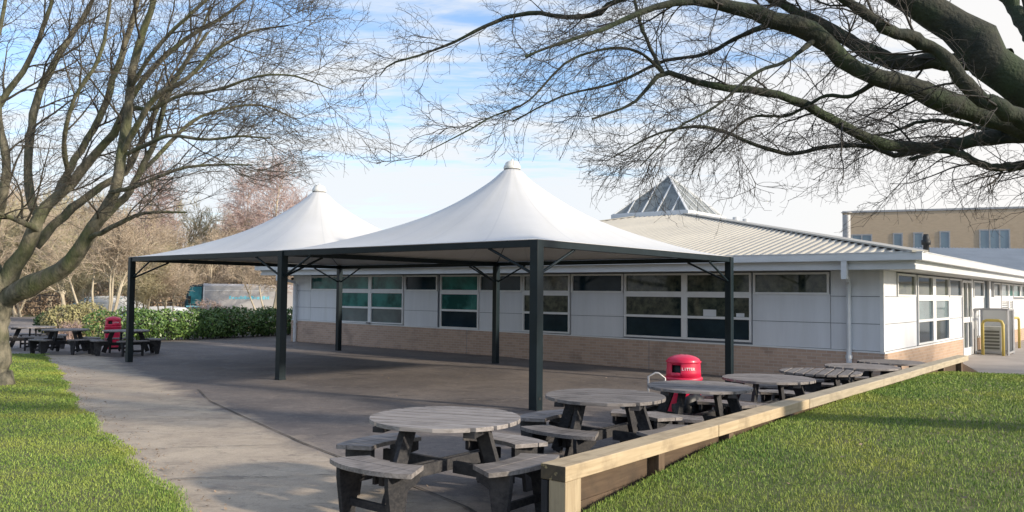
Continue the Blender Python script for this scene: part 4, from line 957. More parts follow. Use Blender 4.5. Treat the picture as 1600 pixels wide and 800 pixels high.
def sprout(rg, P, R, k, L, t0=.15, t1=1., ang=(35, 70), m=6, bias=(0, 0, 0), wig=.18, rr=.6, rmin=.002, rmax=9, lenfall=.5, tip=.25, plen=False):
    B = P.shape[0]; idx = np.repeat(np.arange(B), k); j = np.tile(np.arange(k), B)
    t = t0 + (t1 - t0) * (j + rg.uniform(0, 1, B * k)) / k; p, r, d = sample_on(P, R, idx, t)
    w = nrm(np.cross(d, nrm(rg.standard_normal((B * k, 3))))); a = np.radians(rg.uniform(ang[0], ang[1], B * k))[:, None]
    dr = nrm(d * np.cos(a) + w * np.sin(a) + np.array(bias) * .6)
    ln = rg.uniform(L[0], L[1], B * k) * (1 - lenfall * t)
    if plen: ln = ln * np.linalg.norm(P[idx, -1] - P[idx, 0], axis=1)
    out = np.empty((B * k, m, 3)); out[:, 0] = p; cur = dr; step = (ln / (m - 1))[:, None]
    for i in range(1, m):
        cur = nrm(cur + rg.standard_normal((B * k, 3)) * wig + np.array(bias) * .28); out[:, i] = out[:, i - 1] + cur * step
    r0 = np.clip(r * rr, rmin, rmax); Rn = r0[:, None] * np.linspace(1, tip, m)[None, :]; Rn = np.maximum(Rn, rmin * .75)
    return out, Rn
def catmull(pts, n):
    pts = np.array(pts, float); k = len(pts); P = np.vstack([2 * pts[0] - pts[1], pts, 2 * pts[-1] - pts[-2]])
    seg = np.linalg.norm(np.diff(pts[:, :3], axis=0), axis=1); cum = np.concatenate([[0], np.cumsum(seg)]); out = []
    for s in np.linspace(0, cum[-1] - 1e-9, n):
        i = min(int(np.searchsorted(cum, s, side='right') - 1), k - 2); t = (s - cum[i]) / max(seg[i], 1e-9)
        a, b, c, d = P[i], P[i + 1], P[i + 2], P[i + 3]
        out.append(.5 * ((2 * b) + (-a + c) * t + (2 * a - 5 * b + 4 * c - d) * t * t + (-a + 3 * b - 3 * c + d) * t ** 3))
    return np.array(out)
def limb_px(pts, n=22):
    """[(px, py, depth, radius_px)] -> real points and radii"""
    A = np.array([[*at(px, py, D), rp * D / F_PX] for px, py, D, rp in pts]); C_ = catmull(A, n); return C_[:, :3], np.maximum(C_[:, 3], .004)
def roughen(P, R, rg, amt):
    n = len(P); o = rg.standard_normal((n, 3)) * amt * R[:, None]; o[0] = 0; return P + o
def to_px(P):
    d = P - CO; w = d @ CF; return 800 + F_PX * (d @ CR) / w, 400 - F_PX * (d @ CU) / w
def thin(A, B, f):
    x, y = to_px(A[:, -1]); k = ~f(x, y); return A[k], B[k]
lf = lambda x, y: (x > 285) & (y > 318 - .12 * (x - 285))
rf_ = lambda x, y: ((x < 900) & (y > 262)) | (y > 372)
def finish_tree(name, loc, trunk_parts, twig_parts, mb_, mt, label, cat, group=None):
    root = empty(name, loc); tag(root, label, cat, group); off = -np.array(loc, float)
    V, Q = merge(trunk_parts); np_mesh('trunk', V + off, [Q], mb_, root)
    V, Q = merge(twig_parts); np_mesh('crown', V + off, [Q], mt, root)
    return root

# ---- big tree on the left lawn
rg = np.random.default_rng(5)
LB = 14.36
left_limbs = [
    # trunk
    [(-6, 625, LB, 38), (-4, 605, LB, 29), (-4, 575, LB, 24), (-4, 530, LB, 22), (-6, 485, LB, 23), (-14, 440, LB, 26), (-30, 400, LB + .1, 22)],
    [(-4, 500, LB, 20), (10, 468, LB, 22), (45, 447, LB - .2, 22), (85, 425, LB - .4, 20), (122, 396, LB - .6, 17), (150, 350, LB - .7, 14), (178, 300, LB - .8, 12), (190, 240, LB - .9, 11), (202, 140, LB - .9, 9.5), (218, 70, LB - 1, 8), (240, 0, LB - 1, 7), (262, -80, LB - 1, 5), (280, -170, LB - 1, 2)],
    [(-8, 490, LB, 18), (10, 440, LB + .1, 20), (35, 395, LB, 17), (62, 345, LB - .1, 14), (85, 312, LB, 12), (110, 290, LB, 11), (140, 250, LB, 10), (180, 205, LB - .2, 8.5), (198, 165, LB - .2, 7), (235, 110, LB - .3, 6), (285, 65, LB - .3, 5), (350, 25, LB - .4, 3.5), (400, -15, LB - .5, 2)],
    [(55, 385, LB + .3, 11), (90, 350, LB + .5, 10), (110, 325, LB + .7, 9.5), (135, 310, LB + .8, 9), (165, 285, LB + 1, 8), (195, 270, LB + 1.2, 7), (225, 215, LB + 1.3, 6), (255, 150, LB + 1.5, 5), (300, 80, LB + 1.6, 3.5), (330, 10, LB + 1.6, 2)],
    [(62, 345, LB - .1, 11), (50, 315, LB + .2, 10), (43, 270, LB + .3, 9), (48, 200, LB + .5, 9), (62, 145, LB + .7, 8), (95, 80, LB + .8, 7), (140, 10, LB + 1, 5), (170, -70, LB + 1, 3)],
    [(88, 310, LB, 8), (110, 262, LB + .6, 8), (150, 195, LB + .8, 7.5), (172, 140, LB + 1, 7), (195, 70, LB + 1, 6), (216, 0, LB + 1, 5), (230, -80, LB + 1, 3)],
    [(150, 350, LB - .7, 9), (185, 320, LB - .5, 8), (215, 275, LB - .4, 7), (240, 225, LB - .3, 6), (262, 150, LB - .2, 5), (290, 100, LB, 4), (325, 50, LB, 3)],
    [(190, 240, LB - .9, 7), (215, 195, LB - 1.2, 6.5), (245, 150, LB - 1.5, 6), (290, 125, LB - 1.7, 5), (335, 80, LB - 1.8, 4), (390, 50, LB - 1.9, 3), (450, 40, LB - 2, 1.5)],
    [(198, 165, LB - .5, 5), (235, 170, LB - .8, 4.5), (280, 150, LB - 1, 4), (340, 140, LB - 1.2, 3.4), (400, 120, LB - 1.4, 2.6), (455, 118, LB - 1.5, 2), (520, 140, LB - 1.6, 1)],
    [(200, 240, LB - .9, 5), (232, 225, LB - 1.2, 4.5), (265, 212, LB - 1.4, 4), (320, 218, LB - 1.6, 3.2), (375, 213, LB - 1.7, 2.6), (422, 216, LB - 1.8, 1.6)],
    [(172, 300, LB - .8, 5), (210, 292, LB - 1.2, 4.5), (262, 270, LB - 1.4, 3.6), (300, 260, LB - 1.5, 3), (350, 257, LB - 1.6, 2.4), (394, 258, LB - 1.8, 1.6)],
    [(140, 372, LB - .7, 6), (175, 355, LB - 1, 5.5), (205, 340, LB - 1.2, 4.6), (235, 332, LB - 1.4, 3.6), (292, 332, LB - 1.6, 1.8)],
    [(-20, 430, LB, 14), (-20, 380, LB, 13), (0, 320, LB - .4, 11), (10, 260, LB - .5, 9), (0, 190, LB - .6, 8), (-10, 100, LB - .6, 6), (5, 20, LB - .6, 4), (20, -60, LB - .6, 2)],
    [(-30, 400, LB, 14), (-60, 330, LB + .3, 11), (-50, 260, LB + .4, 9), (-20, 190, LB + .6, 8), (30, 120, LB + .7, 6), (65, 50, LB + .7, 5), (90, -30, LB + .7, 3)],
    [(-30, 410, LB, 12), (-100, 350, LB - .5, 10), (-180, 260, LB - 1, 7), (-240, 150, LB - 1, 4), (-280, 60, LB - 1, 2)],
    [(-20, 420, LB, 10), (-90, 400, LB + 1.2, 9), (-170, 340, LB + 2, 6), (-260, 290, LB + 2, 3)],
    [(60, 360, LB, 7), (30, 345, LB - 1, 6), (-10, 330, LB - 1.8, 4), (-60, 300, LB - 2.4, 2)],
    [(202, 140, LB - .9, 5), (245, 75, LB - 1.4, 4.5), (300, 20, LB - 1.6, 4), (360, -30, LB - 1.8, 3), (430, -70, LB - 2, 1.5)],
    [(215, 275, LB - .4, 5), (250, 240, LB + .4, 4.4), (300, 190, LB + .9, 4), (350, 170, LB + 1, 3), (410, 165, LB + 1.2, 2.4), (470, 190, LB + 1.3, 1)],
    [(110, 290, LB, 6), (100, 220, LB - 1, 5), (118, 150, LB - 1.4, 4.5), (155, 90, LB - 1.6, 4), (170, 20, LB - 1.8, 3), (180, -60, LB - 2, 2)],
]
LP, LR = [], []
for l in left_limbs:
    P, R = limb_px(l, 26); P = roughen(P, R, rg, .10); R = R * (1 + .05 * rg.standard_normal(len(R))); LP.append(P); LR.append(R)
LP = np.array(LP); LR = np.array(LR); LR[0] *= .82; LR[1:] *= .70
tp_ = [tubes_np(LP, LR, 12)]
A1, B1 = sprout(rg, LP[1:], LR[1:], 10, (.9, 2.2), .28, 1, (30, 62), 9, (.10, 0, .14), .13, .42, .0065, .022, .45)
A1, B1 = thin(A1, B1, lf)
A2, B2 = sprout(rg, A1, B1, 7, (.5, 1.25), .15, 1, (28, 60), 7, (.12, 0, .05), .16, .6, .0045, .012, .4)
A2, B2 = thin(A2, B2, lf)
A3, B3 = sprout(rg, A2, B2, 5, (.25, .65), .15, 1, (30, 60), 5, (.08, 0, .06), .2, .7, .0032, .007, .3)
A3, B3 = thin(A3, B3, lf)
A4, B4 = sprout(rg, A3, B3, 2, (.08, .25), .3, 1, (30, 60), 3, (0, 0, .1), .2, .8, .0026, .004, .3)
A4, B4 = thin(A4, B4, lf)
finish_tree('bare_tree', (float(LP[0, 1, 0]), LB, 0.0), tp_, [tubes_np(A1, B1, 6), tubes_np(A2, B2, 4), tubes_np(A3, B3, 3), tubes_np(A4, B4, 3)], M['bark_l'], M['twig_l'],
            'big bare spreading tree with mossy limbs on the left lawn', 'tree', 'large bare lawn trees')

# ---- big tree on the right, trunk outside the picture
rg = np.random.default_rng(9)
RD = 7.2
right_limbs = [
    [(1950, 820, RD, 90), (1940, 700, RD, 72), (1925, 520, RD, 64), (1880, 380, RD, 62), (1800, 270, RD - .1, 55), (1720, 200, RD - .2, 46), (1640, 150, RD - .2, 44), (1560, 110, RD - .2, 42), (1520, 60, RD - .1, 38), (1470, 25, RD, 32), (1400, -15, RD, 26), (1300, -70, RD, 18), (1180, -140, RD, 9)],
    [(1720, 290, RD - .2, 34), (1660, 235, RD - .4, 30), (1600, 198, RD - .5, 26), (1540, 180, RD - .5, 24), (1480, 158, RD - .6, 22), (1420, 137, RD - .6, 20), (1360, 112, RD - .7, 19), (1305, 85, RD - .7, 19), (1275, 52, RD - .7, 19), (1215, 32, RD - .7, 18), (1150, 12, RD - .7, 13), (1090, 2, RD - .7, 8), (1020, 12, RD - .8, 6), (960, 38, RD - .9, 4.5), (890, 62, RD - 1, 3.4), (820, 88, RD - 1, 2)],
    [(1580, 90, RD - .2, 20), (1530, 92, RD, 17), (1470, 95, RD + .2, 16), (1400, 97, RD + .3, 15), (1345, 75, RD + .4, 14), (1300, 45, RD + .4, 12), (1245, 18, RD + .4, 10), (1180, -15, RD + .4, 8), (1100, -50, RD + .4, 5)],
    [(1620, 200, RD - .9, 20), (1575, 175, RD - 1, 17), (1530, 150, RD - 1, 15), (1495, 115, RD - 1, 13), (1465, 75, RD - 1, 13), (1420, 58, RD - 1, 12), (1380, 42, RD - 1.1, 11), (1340, 12, RD - 1.1, 10), (1290, -20, RD - 1.1, 7), (1200, -60, RD - 1.1, 4)],
    [(1680, 225, RD - .3, 20), (1600, 212, RD + .1, 16), (1545, 215, RD + .2, 14), (1480, 228, RD + .2, 12), (1420, 231, RD + .2, 11), (1365, 218, RD + .1, 10.5), (1310, 192, RD, 10), (1250, 160, RD - .1, 9), (1200, 145, RD - .2, 8), (1140, 138, RD - .2, 7), (1080, 126, RD - .2, 5.5), (1036, 114, RD - .3, 5), (990, 160, RD - .4, 3), (925, 186, RD - .5, 2)],
    [(1440, 231, RD + .2, 7), (1405, 243, RD + .4, 5.5), (1360, 230, RD + .5, 4.6), (1300, 228, RD + .5, 4.6), (1240, 240, RD + .5, 4), (1185, 228, RD + .5, 4), (1130, 205, RD + .5, 3.5), (1080, 198, RD + .5, 3), (1020, 212, RD + .5, 2), (960, 245, RD + .5, 1.2)],
    [(1720, 270, RD, 16), (1650, 262, RD - .2, 12), (1600, 258, RD - .2, 9), (1550, 262, RD - .3, 8), (1505, 243, RD - .3, 7), (1470, 236, RD - .2, 5), (1420, 250, RD - .1, 3)],
    [(1570, 206, RD + .1, 6), (1530, 200, RD + .4, 4.5), (1490, 190, RD + .6, 4), (1440, 190, RD + .7, 3.4), (1395, 206, RD + .8, 2.6), (1350, 215, RD + .8, 1.6)],
    [(1150, 12, RD - .7, 7), (1100, -8, RD - .4, 6), (1010, -10, RD, 5.5), (958, 4, RD + .1, 5.5), (935, 20, RD + .2, 5.3), (890, 27, RD + .2, 4.6), (830, 20, RD + .3, 4.3), (785, 30, RD + .4, 4), (740, 50, RD + .4, 3.3), (700, 70, RD + .5, 2.7), (650, 88, RD + .5, 2.2), (610, 100, RD + .5, 1.8), (593, 119, RD + .5, 1)],
    [(1036, 114, RD - .3, 4), (1020, 82, RD - .1, 3.8), (1003, 45, RD, 3.4), (992, 0, RD, 3), (985, -60, RD, 2)],
    [(1036, 114, RD - .3, 4), (1000, 82, RD - .5, 3), (950, 76, RD - .6, 2.6), (885, 98, RD - .7, 2.3), (825, 158, RD - .8, 2), (770, 182, RD - .8, 1.7), (720, 210, RD - .9, 1.3), (661, 240, RD - .9, .8)],
    [(1215, 32, RD - .7, 7), (1160, 55, RD - .2, 4.5), (1100, 85, RD + .1, 3.8), (1040, 95, RD + .3, 3.2), (960, 130, RD + .5, 2.6), (880, 150, RD + .6, 2), (800, 190, RD + .7, 1.2)],
    [(1275, 60, RD - .7, 6), (1230, 95, RD - .9, 4), (1180, 115, RD - 1, 3.3), (1120, 165, RD - 1.1, 2.6), (1060, 200, RD - 1.2, 2), (1000, 260, RD - 1.2, 1.2)],
    [(1380, 120, RD - .7, 7), (1330, 150, RD - .4, 4.2), (1290, 150, RD - .2, 3.6), (1230, 180, RD, 3), (1170, 185, RD + .2, 2.4), (1110, 240, RD + .3, 1.6)],
    [(1640, 120, RD + .2, 18), (1600, 40, RD + .5, 15), (1560, -20, RD + .7, 12), (1480, -90, RD + .8, 8)],
    [(1880, 380, RD, 40), (1960, 250, RD, 32), (2080, 120, RD + .3, 22), (2200, -20, RD + .5, 12), (2300, -200, RD + .5, 6)],
    [(1860, 360, RD, 34), (1850, 240, RD + .9, 28), (1790, 60, RD + 1.6, 22), (1720, -100, RD + 2, 14), (1620, -260, RD + 2.2, 7)],
]
QP, QR = [], []
for l in right_limbs:
    P, R = limb_px(l, 34); P = roughen(P, np.minimum(R, .07), rg, .13); R = R * (1 + .07 * rg.standard_normal(len(R))); QP.append(P); QR.append(R)
QP = np.array(QP); QR = np.array(QR); QR[1:] *= .80; QR[0] *= .80
tp_ = [tubes_np(QP, QR, 14)]
bi = (-.16, -.02, -.10)
A1, B1 = sprout(rg, QP[1:14], QR[1:14], 12, (.5, 1.45), .12, 1, (28, 62), 10, bi, .16, .30, .0040, .011, .62)
A1, B1 = thin(A1, B1, rf_)
A2, B2 = sprout(rg, A1, B1, 7, (.22, .62), .12, 1, (28, 62), 7, (-.12, 0, -.14), .22, .62, .0026, .006, .35)
A2, B2 = thin(A2, B2, rf_)
A3, B3 = sprout(rg, A2, B2, 4, (.12, .38), .15, 1, (28, 62), 6, (-.14, 0, -.10), .28, .7, .0018, .0035, .3)
A3, B3 = thin(A3, B3, rf_)
A4, B4 = sprout(rg, A3, B3, 2, (.04, .14), .3, 1, (35, 65), 4, (0, 0, 0), .3, .8, .0014, .0022, .3)
A4, B4 = thin(A4, B4, rf_)
C1, D1_ = sprout(rg, QP[14:], QR[14:], 10, (.8, 1.8), .3, 1, (30, 65), 8, (0, 0, .1), .15, .35, .006, .02, .3)
C1, D1_ = thin(C1, D1_, rf_)
C2, D2_ = sprout(rg, C1, D1_, 8, (.4, .9), .2, 1, (30, 65), 6, (0, 0, .05), .2, .6, .004, .01, .3)
C2, D2_ = thin(C2, D2_, rf_)
C3, D3_ = sprout(rg, C2, D2_, 4, (.2, .5), .2, 1, (30, 65), 4, (0, 0, .05), .2, .7, .003, .006, .3)
C3, D3_ = thin(C3, D3_, rf_)
x0, y0 = at(1950, 820, RD)[:2]
finish_tree('bare_tree', (float(x0), float(y0), .4), tp_, [tubes_np(A1, B1, 6), tubes_np(A2, B2, 4), tubes_np(A3, B3, 3), tubes_np(A4, B4, 3), tubes_np(C1, D1_, 5), tubes_np(C2, D2_, 4), tubes_np(C3, D3_, 3)], M['bark_r'], M['twig_r'],
            'dark thick limbed bare tree reaching in from the right over the canopy', 'tree', 'large bare lawn trees')
# root the trunk in the lawn
# ---- background trees: several real meshes shared by many separate trees
def far_tree(seed, H, spread, stems, m_b, m_t, kind='oak', dens=1.0, tw=.014):
    rg = np.random.default_rng(seed); TP = []; TR = []
    for s in range(stems):
        a = rg.uniform(0, 6.28); lean = (rg.uniform(.10, .34) if kind == 'open' else rg.uniform(.05, .22) if stems > 1 else .04) ; n = 12; hh = H * (.92 if kind == 'birch' else .72) * rg.uniform(.85, 1)
        t = np.linspace(0, 1, n); P = np.column_stack([np.cos(a) * lean * H * t + .02 * H * np.sin(t * 7 + a), np.sin(a) * lean * H * t + .02 * H * np.cos(t * 5 + a), hh * t - .2])
        r = (H * .016 if stems == 1 else H * .010); TP.append(P); TR.append(r * (1 - .82 * t) * np.where(t < .05, 1.3, 1))
    TP = np.array(TP); TR = np.array(TR); up = .22 if kind != 'birch' else .30
    k = int((15 if stems == 1 else 8) * dens); A1, B1 = sprout(rg, TP, TR, k, (H * .26 * spread, H * .46 * spread), .5 if kind == 'open' else .18, 1, (30, 62) if kind != 'birch' else (18, 40), 8, (0, 0, up), .14, .5, .02, .09, .5)
    A2, B2 = sprout(rg, A1, B1, 8, (H * .10, H * .22), .15, 1, (28, 58), 6, (0, 0, .12), .17, .5, .014, .04, .4)
    A3, B3 = sprout(rg, A2, B2, 6, (H * .05, H * .12), .12, 1, (28, 60), 5, (0, 0, .05 if kind != 'birch' else -.15), .2, .6, tw * .9, .022, .3)
    A4, B4 = sprout(rg, A3, B3, 3, (H * .025, H * .06), .2, 1, (28, 60), 3, (0, 0, 0), .2, .7, tw * .6, .014, .3)
    return [tubes_np(TP, TR, 8), tubes_np(A1, B1, 5)], [tubes_np(A2, B2, 4), tubes_np(A3, B3, 3), tubes_np(A4, B4, 3)]
def far_proto(seed, H, spread, stems, mb_, mt, kind, dens=1., tw=.014):
    a, b = far_tree(seed, H, spread, stems, mb_, mt, kind, dens, tw); return finish_tree('woodland_tree', (0, 0, 0), a, b, mb_, mt, None, None)
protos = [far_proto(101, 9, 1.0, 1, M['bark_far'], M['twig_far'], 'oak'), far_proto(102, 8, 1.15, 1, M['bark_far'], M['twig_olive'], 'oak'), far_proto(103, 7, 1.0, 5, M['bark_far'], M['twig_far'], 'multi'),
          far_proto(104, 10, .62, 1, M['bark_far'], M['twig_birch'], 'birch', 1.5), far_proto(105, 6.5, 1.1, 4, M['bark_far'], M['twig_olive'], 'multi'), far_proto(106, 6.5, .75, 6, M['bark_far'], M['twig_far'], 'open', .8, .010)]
used = [False] * 6
def put_tree(k, px, D, scale=1., rz=None, label=None, group='bare trees of the wood beyond the hedge', xy=None, name='woodland_tree'):
    p = at(px, 450, D) if xy is None else (*xy, 0); pr = protos[k]
    o = pr if not used[k] else copy_tree(pr); used[k] = True
    o.name = name; o.location = (p[0], p[1], gz(p[0], p[1]) - .03); o.rotation_euler.z = random.uniform(0, 6.28) if rz is None else rz; o.scale = (scale,) * 3
    tag(o, label or 'bare brown woodland tree in the thicket beyond the hedge and parked van', 'tree', group); return o
put_tree(3, 428, 47, .98, .4, 'tall fine twigged pinkish birch rising left of the rear canopy peak', name='birch_tree')
put_tree(5, 423, 37.0, .86, 1.0, 'many stemmed small bare tree in front of the parked van', name='small_bare_tree', group='small bare trees along the hedge')
put_tree(5, 262, 43, .8, 2.6, 'thin many stemmed bare tree just left of the van cab', name='small_bare_tree', group='small bare trees along the hedge')
put_tree(5, 158, 33.8, 1.0, .5, 'dark stemmed bare tree behind the hedge left of the far red bin', name='small_bare_tree', group='small bare trees along the hedge')
put_tree(4, 222, 42, .85, 3.2, 'pale trunked bare tree seen just right of the canopy corner post', name='small_bare_tree', group='small bare trees along the hedge')
far_spots = [(-60, 55, 1, 1.3), (10, 60, 0, 1.35), (30, 52, 4, 1.3), (75, 58, 1, 1.25), (105, 50, 0, .95), (140, 62, 0, 1.25), (185, 52, 1, 1.0), (210, 64, 0, 1.2), (250, 58, 0, .95), (285, 62, 1, 1.3), (245, 60, 3, 1.2), (372, 60, 3, 1.12), (325, 58, 0, .95), (352, 64, 0, 1.25), (300, 60, 4, 1.1), (400, 57, 2, .9),
             (385, 60, 1, 1.1), (462, 58, 3, .95), (490, 56, 0, .72), (520, 66, 0, .8), (555, 60, 1, .72), (590, 54, 4, 1.0), (625, 60, 0, .78), (665, 58, 4, .95), (-30, 46, 0, 1.0), (125, 44, 4, .95), (235, 75, 0, 1.3), (60, 72, 0, 1.5), (150, 76, 1, 1.5), (330, 78, 0, 1.25), (430, 76, 1, 1.15), (-110, 66, 0, 1.4)]
KL = ['bare pale brown single trunked tree in the wood beyond the hedge', 'bare olive twigged wide crowned tree in the wood beyond the hedge', 'bare pale brown many stemmed tree in the wood beyond the hedge',
      'slender pinkish birch in the wood beyond the hedge', 'low olive twigged many stemmed tree in the wood beyond the hedge']
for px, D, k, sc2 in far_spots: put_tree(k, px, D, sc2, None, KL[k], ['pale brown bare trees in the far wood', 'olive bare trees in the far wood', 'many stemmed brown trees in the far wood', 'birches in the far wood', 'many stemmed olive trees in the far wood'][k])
# trees off to the sides, seen in the window reflections and shading the lawns
for (x, y, k, s, lb_) in [(-24, 6, 0, 1.2, 'bare brown tree left of the left lawn, outside the view'), (-30, -4, 1, 1.4, 'wide olive bare tree behind the viewer to the left'), (-22, -14, 0, 1.3, 'bare brown tree far behind the viewer'), (-36, 12, 1, 1.3, 'olive bare tree beyond the left lawn far side'), (30, 10, 0, 1.2, 'bare brown tree beyond the right lawn')]:
    put_tree(k, 0, 0, s, None, lb_, 'bare trees at the edges of the lawns', (x, y))

# ------------------------------------------------------------------ hedge, shrubs, scrub
def leaf_mass(name, centers, radii, n, size, m, seed, label=None, cat=None, kind=None, group=None, flat=.5):
    rg = np.random.default_rng(seed); C_ = np.array(centers); R = np.array(radii); w = (R[:, 0] * R[:, 1] + R[:, 2] * R[:, 0]); idx = rg.choice(len(C_), n, p=w / w.sum())
    d = nrm(rg.standard_normal((n, 3))); rad = rg.uniform(.62, 1.06, n)[:, None] ** .5; pos = C_[idx] + d * R[idx] * rad + rg.normal(0, .03, (n, 3)); pos[:, 2] = np.maximum(pos[:, 2], -.05 + rg.uniform(0, .1, n))
    a = nrm(d * .7 + rg.standard_normal((n, 3)) * .7); u = nrm(np.cross(a, rg.standard_normal((n, 3)))); v = np.cross(a, u); s = rg.uniform(size[0], size[1], n)[:, None]
    V = np.stack([pos - u * s, pos - v * s * flat, pos + u * s, pos + v * s * flat], 1).reshape(-1, 3); Q = np.arange(4 * n).reshape(n, 4)
    r = np.clip(rg.beta(1.5, 2.5, n), 0, 1); return np_mesh(name, V, [Q], m, smooth=False, attr=np.repeat(r, 4))
def line_blobs(a, b, step, r, jit, seed, zc):
    rg = np.random.default_rng(seed); a = np.array(a, float); b = np.array(b, float); L_ = np.linalg.norm(b - a); n = max(2, int(L_ / step)); C_ = []; R = []
    for i in range(n + 1):
        p = a + (b - a) * i / n; k = 1 + rg.uniform(-jit, jit)
        C_.append((p[0] + rg.uniform(-.1, .1), p[1] + rg.uniform(-.15, .15), zc * k)); R.append((r[0] * (1 + rg.uniform(-.15, .15)), r[1], r[2] * k))
    return C_, R
hedge_pts = [(-14.0, 28.6), (-12.9, 28.9), (-11.3, 30.9), (-9.9, 33.0), (-8.7, 35.2), (-7.9, 38.0)]
labels = ['laurel hedge section behind the far red litter bin', 'laurel hedge section just right of the canopy corner post', 'laurel hedge section in front of the parked van', 'laurel hedge section beside the building end', 'laurel hedge section behind the building end corner']
for i in range(len(hedge_pts) - 1):
    C_, R = line_blobs(hedge_pts[i], hedge_pts[i + 1], .55, (.62, .72, .56), .09, 60 + i, .50)
    core = MB();
    root = empty('laurel_hedge', (hedge_pts[i][0], hedge_pts[i][1], 0)); tag(root, labels[i], 'hedge', 'laurel hedge along the car park')
    n_ = int(5200 * np.linalg.norm(np.subtract(hedge_pts[i + 1], hedge_pts[i])) / 2.4)
    o = leaf_mass('foliage', C_, R, n_, (.035, .075), M['leaf'], 70 + i); o.parent = root; o.matrix_parent_inverse = Matrix.Translation(-Vector(root.location))
    rgx = np.random.default_rng(80 + i); st = []
    for c in C_:
        for q in range(5): b0 = np.array([c[0] + rgx.uniform(-.3, .3), c[1] + rgx.uniform(-.3, .3), -.1]); st.append(np.array([b0, b0 + [rgx.uniform(-.1, .1), rgx.uniform(-.1, .1), .4], b0 + [rgx.uniform(-.3, .3), rgx.uniform(-.3, .3), .85]]))
    V, Q = tubes_np(np.array(st), np.tile([.018, .014, .008], (len(st), 1)), 4); o = np_mesh('stem', V, [Q], M['bark_r'], root); o.matrix_parent_inverse = Matrix.Translation(-Vector(root.location))
def shrub(name, px, D, H, Wd, m, n, label, twig_m=None, seed=0, size=(.02, .045), cat='shrub'):
    p = at(px, 500, D); root = empty(name, (p[0], p[1], -.07)); tag(root, label, cat); rg = np.random.default_rng(seed)
    k = 26; B = np.stack([np.array([rg.uniform(-.2, .2), rg.uniform(-.2, .2), -.03]) + np.zeros(3) for _ in range(k)]); out = np.empty((k, 7, 3)); out[:, 0] = B
    ang = rg.uniform(0, 6.28, k); lean = rg.uniform(.05, .55, k); cur = nrm(np.column_stack([np.cos(ang) * lean * Wd / H, np.sin(ang) * lean * Wd / H, np.ones(k)]))
    for i in range(1, 7): cur = nrm(cur + rg.standard_normal((k, 3)) * .12); out[:, i] = out[:, i - 1] + cur * (H / 6) * rg.uniform(.75, 1.05, (k, 1))
    Rr = np.tile(np.linspace(.016, .005, 7), (k, 1)); A1, B1 = sprout(rg, out, Rr, 9, (H * .18, H * .4), .2, 1, (20, 50), 5, (0, 0, .1), .2, .7, .006, .01, .3); A2, B2 = sprout(rg, A1, B1, 5, (H * .06, H * .16), .2, 1, (20, 55), 4, (0, 0, .1), .2, .7, .005, .008, .3)
    V, Q = merge([tubes_np(out, Rr, 5), tubes_np(A1, B1, 3), tubes_np(A2, B2, 3)]); np_mesh('stem', V, [Q], twig_m or M['bark_far'], root)
    if n:
        o = leaf_mass('foliage', [(0, 0, H * .55)], [(Wd * .5, Wd * .5, H * .5)], n, size, m, seed + 1); o.parent = root
    return root
shrub('pampas_shrub', 108, 30.5, 1.15, 1.9, M['strawleaf'], 2600, 'pale straw coloured shrub at the left end of the hedge', M['twig_olive'], 91, (.03, .08))
shrub('pampas_shrub', 135, 31.0, 1.25, 1.6, M['strawleaf'], 1800, 'yellowish twiggy shrub growing between the straw shrub and the laurel', M['twig_olive'], 92, (.03, .07))
shrub('dry_shrub', 109, 27.6, .72, .7, M['brownleaf'], 500, 'bare reddish brown twiggy shrub behind the far left picnic tables', M['twig_birch'], 93)
shrub('evergreen_shrub', 74, 32.0, .85, .9, M['leafdark'], 1800, 'small dark green shrub at the edge of the lane', None, 94, (.03, .06))
shrub('dry_shrub', 322, 33.2, 1.35, 1.5, M['brownleaf'], 1300, 'brown dry shrub poking out of the laurel hedge in front of the van cab', M['twig_birch'], 95)
shrub('dry_shrub', 350, 32.0, 1.1, .9, M['brownleaf'], 700, 'greyish brown shrub in the middle of the laurel hedge', M['twig_birch'], 96)
# undergrowth at the foot of the wood: one mass nobody could count
rg = np.random.default_rng(77)
C_ = [(x + rg.uniform(-1, 1), y + rg.uniform(-2, 2), .5 + rg.uniform(0, .5)) for y in (56, 62, 70) for x in np.linspace(-52, -4, 44)]; R = [(1.6, 1.6, rg.uniform(.9, 2.0)) for _ in C_]
o = leaf_mass('undergrowth', C_, R, 52000, (.05, .13), M['brownleaf'], 78); tag(o, 'brown tangled undergrowth at the foot of the far wood', 'undergrowth', kind='stuff')
n_ = 6000; p0 = np.column_stack([rg.uniform(-75, 2, n_), rg.uniform(60, 98, n_), np.full(n_, -.1)]); hh = rg.uniform(2.5, 7.5, n_) * np.interp(p0[:, 0] / p0[:, 1], [-.75, -.5, -.35, -.2, -.05], [1.5, 1.35, 1.0, .8, .6])
pa = np.empty((n_, 5, 3)); pa[:, 0] = p0; cur = nrm(np.column_stack([rg.normal(0, .12, n_), rg.normal(0, .12, n_), np.ones(n_)]))
for i in range(1, 5): cur = nrm(cur + rg.standard_normal((n_, 3)) * .13); pa[:, i] = pa[:, i - 1] + cur * (hh / 4)[:, None]
pr_ = np.tile(np.linspace(.05, .012, 5), (n_, 1)); S1, S2 = sprout(rg, pa, pr_, 5, (.6, 1.9), .25, 1, (20, 55), 4, (0, 0, .1), .2, .6, .014, .03, .4)
V, Q = merge([tubes_np(pa, pr_, 4), tubes_np(S1, S2, 3)]); o = np_mesh('far_thicket', V, [Q], M['twig_far']); tag(o, 'dense brown thicket of thin stems filling the wood behind the bare trees', 'thicket', kind='stuff')
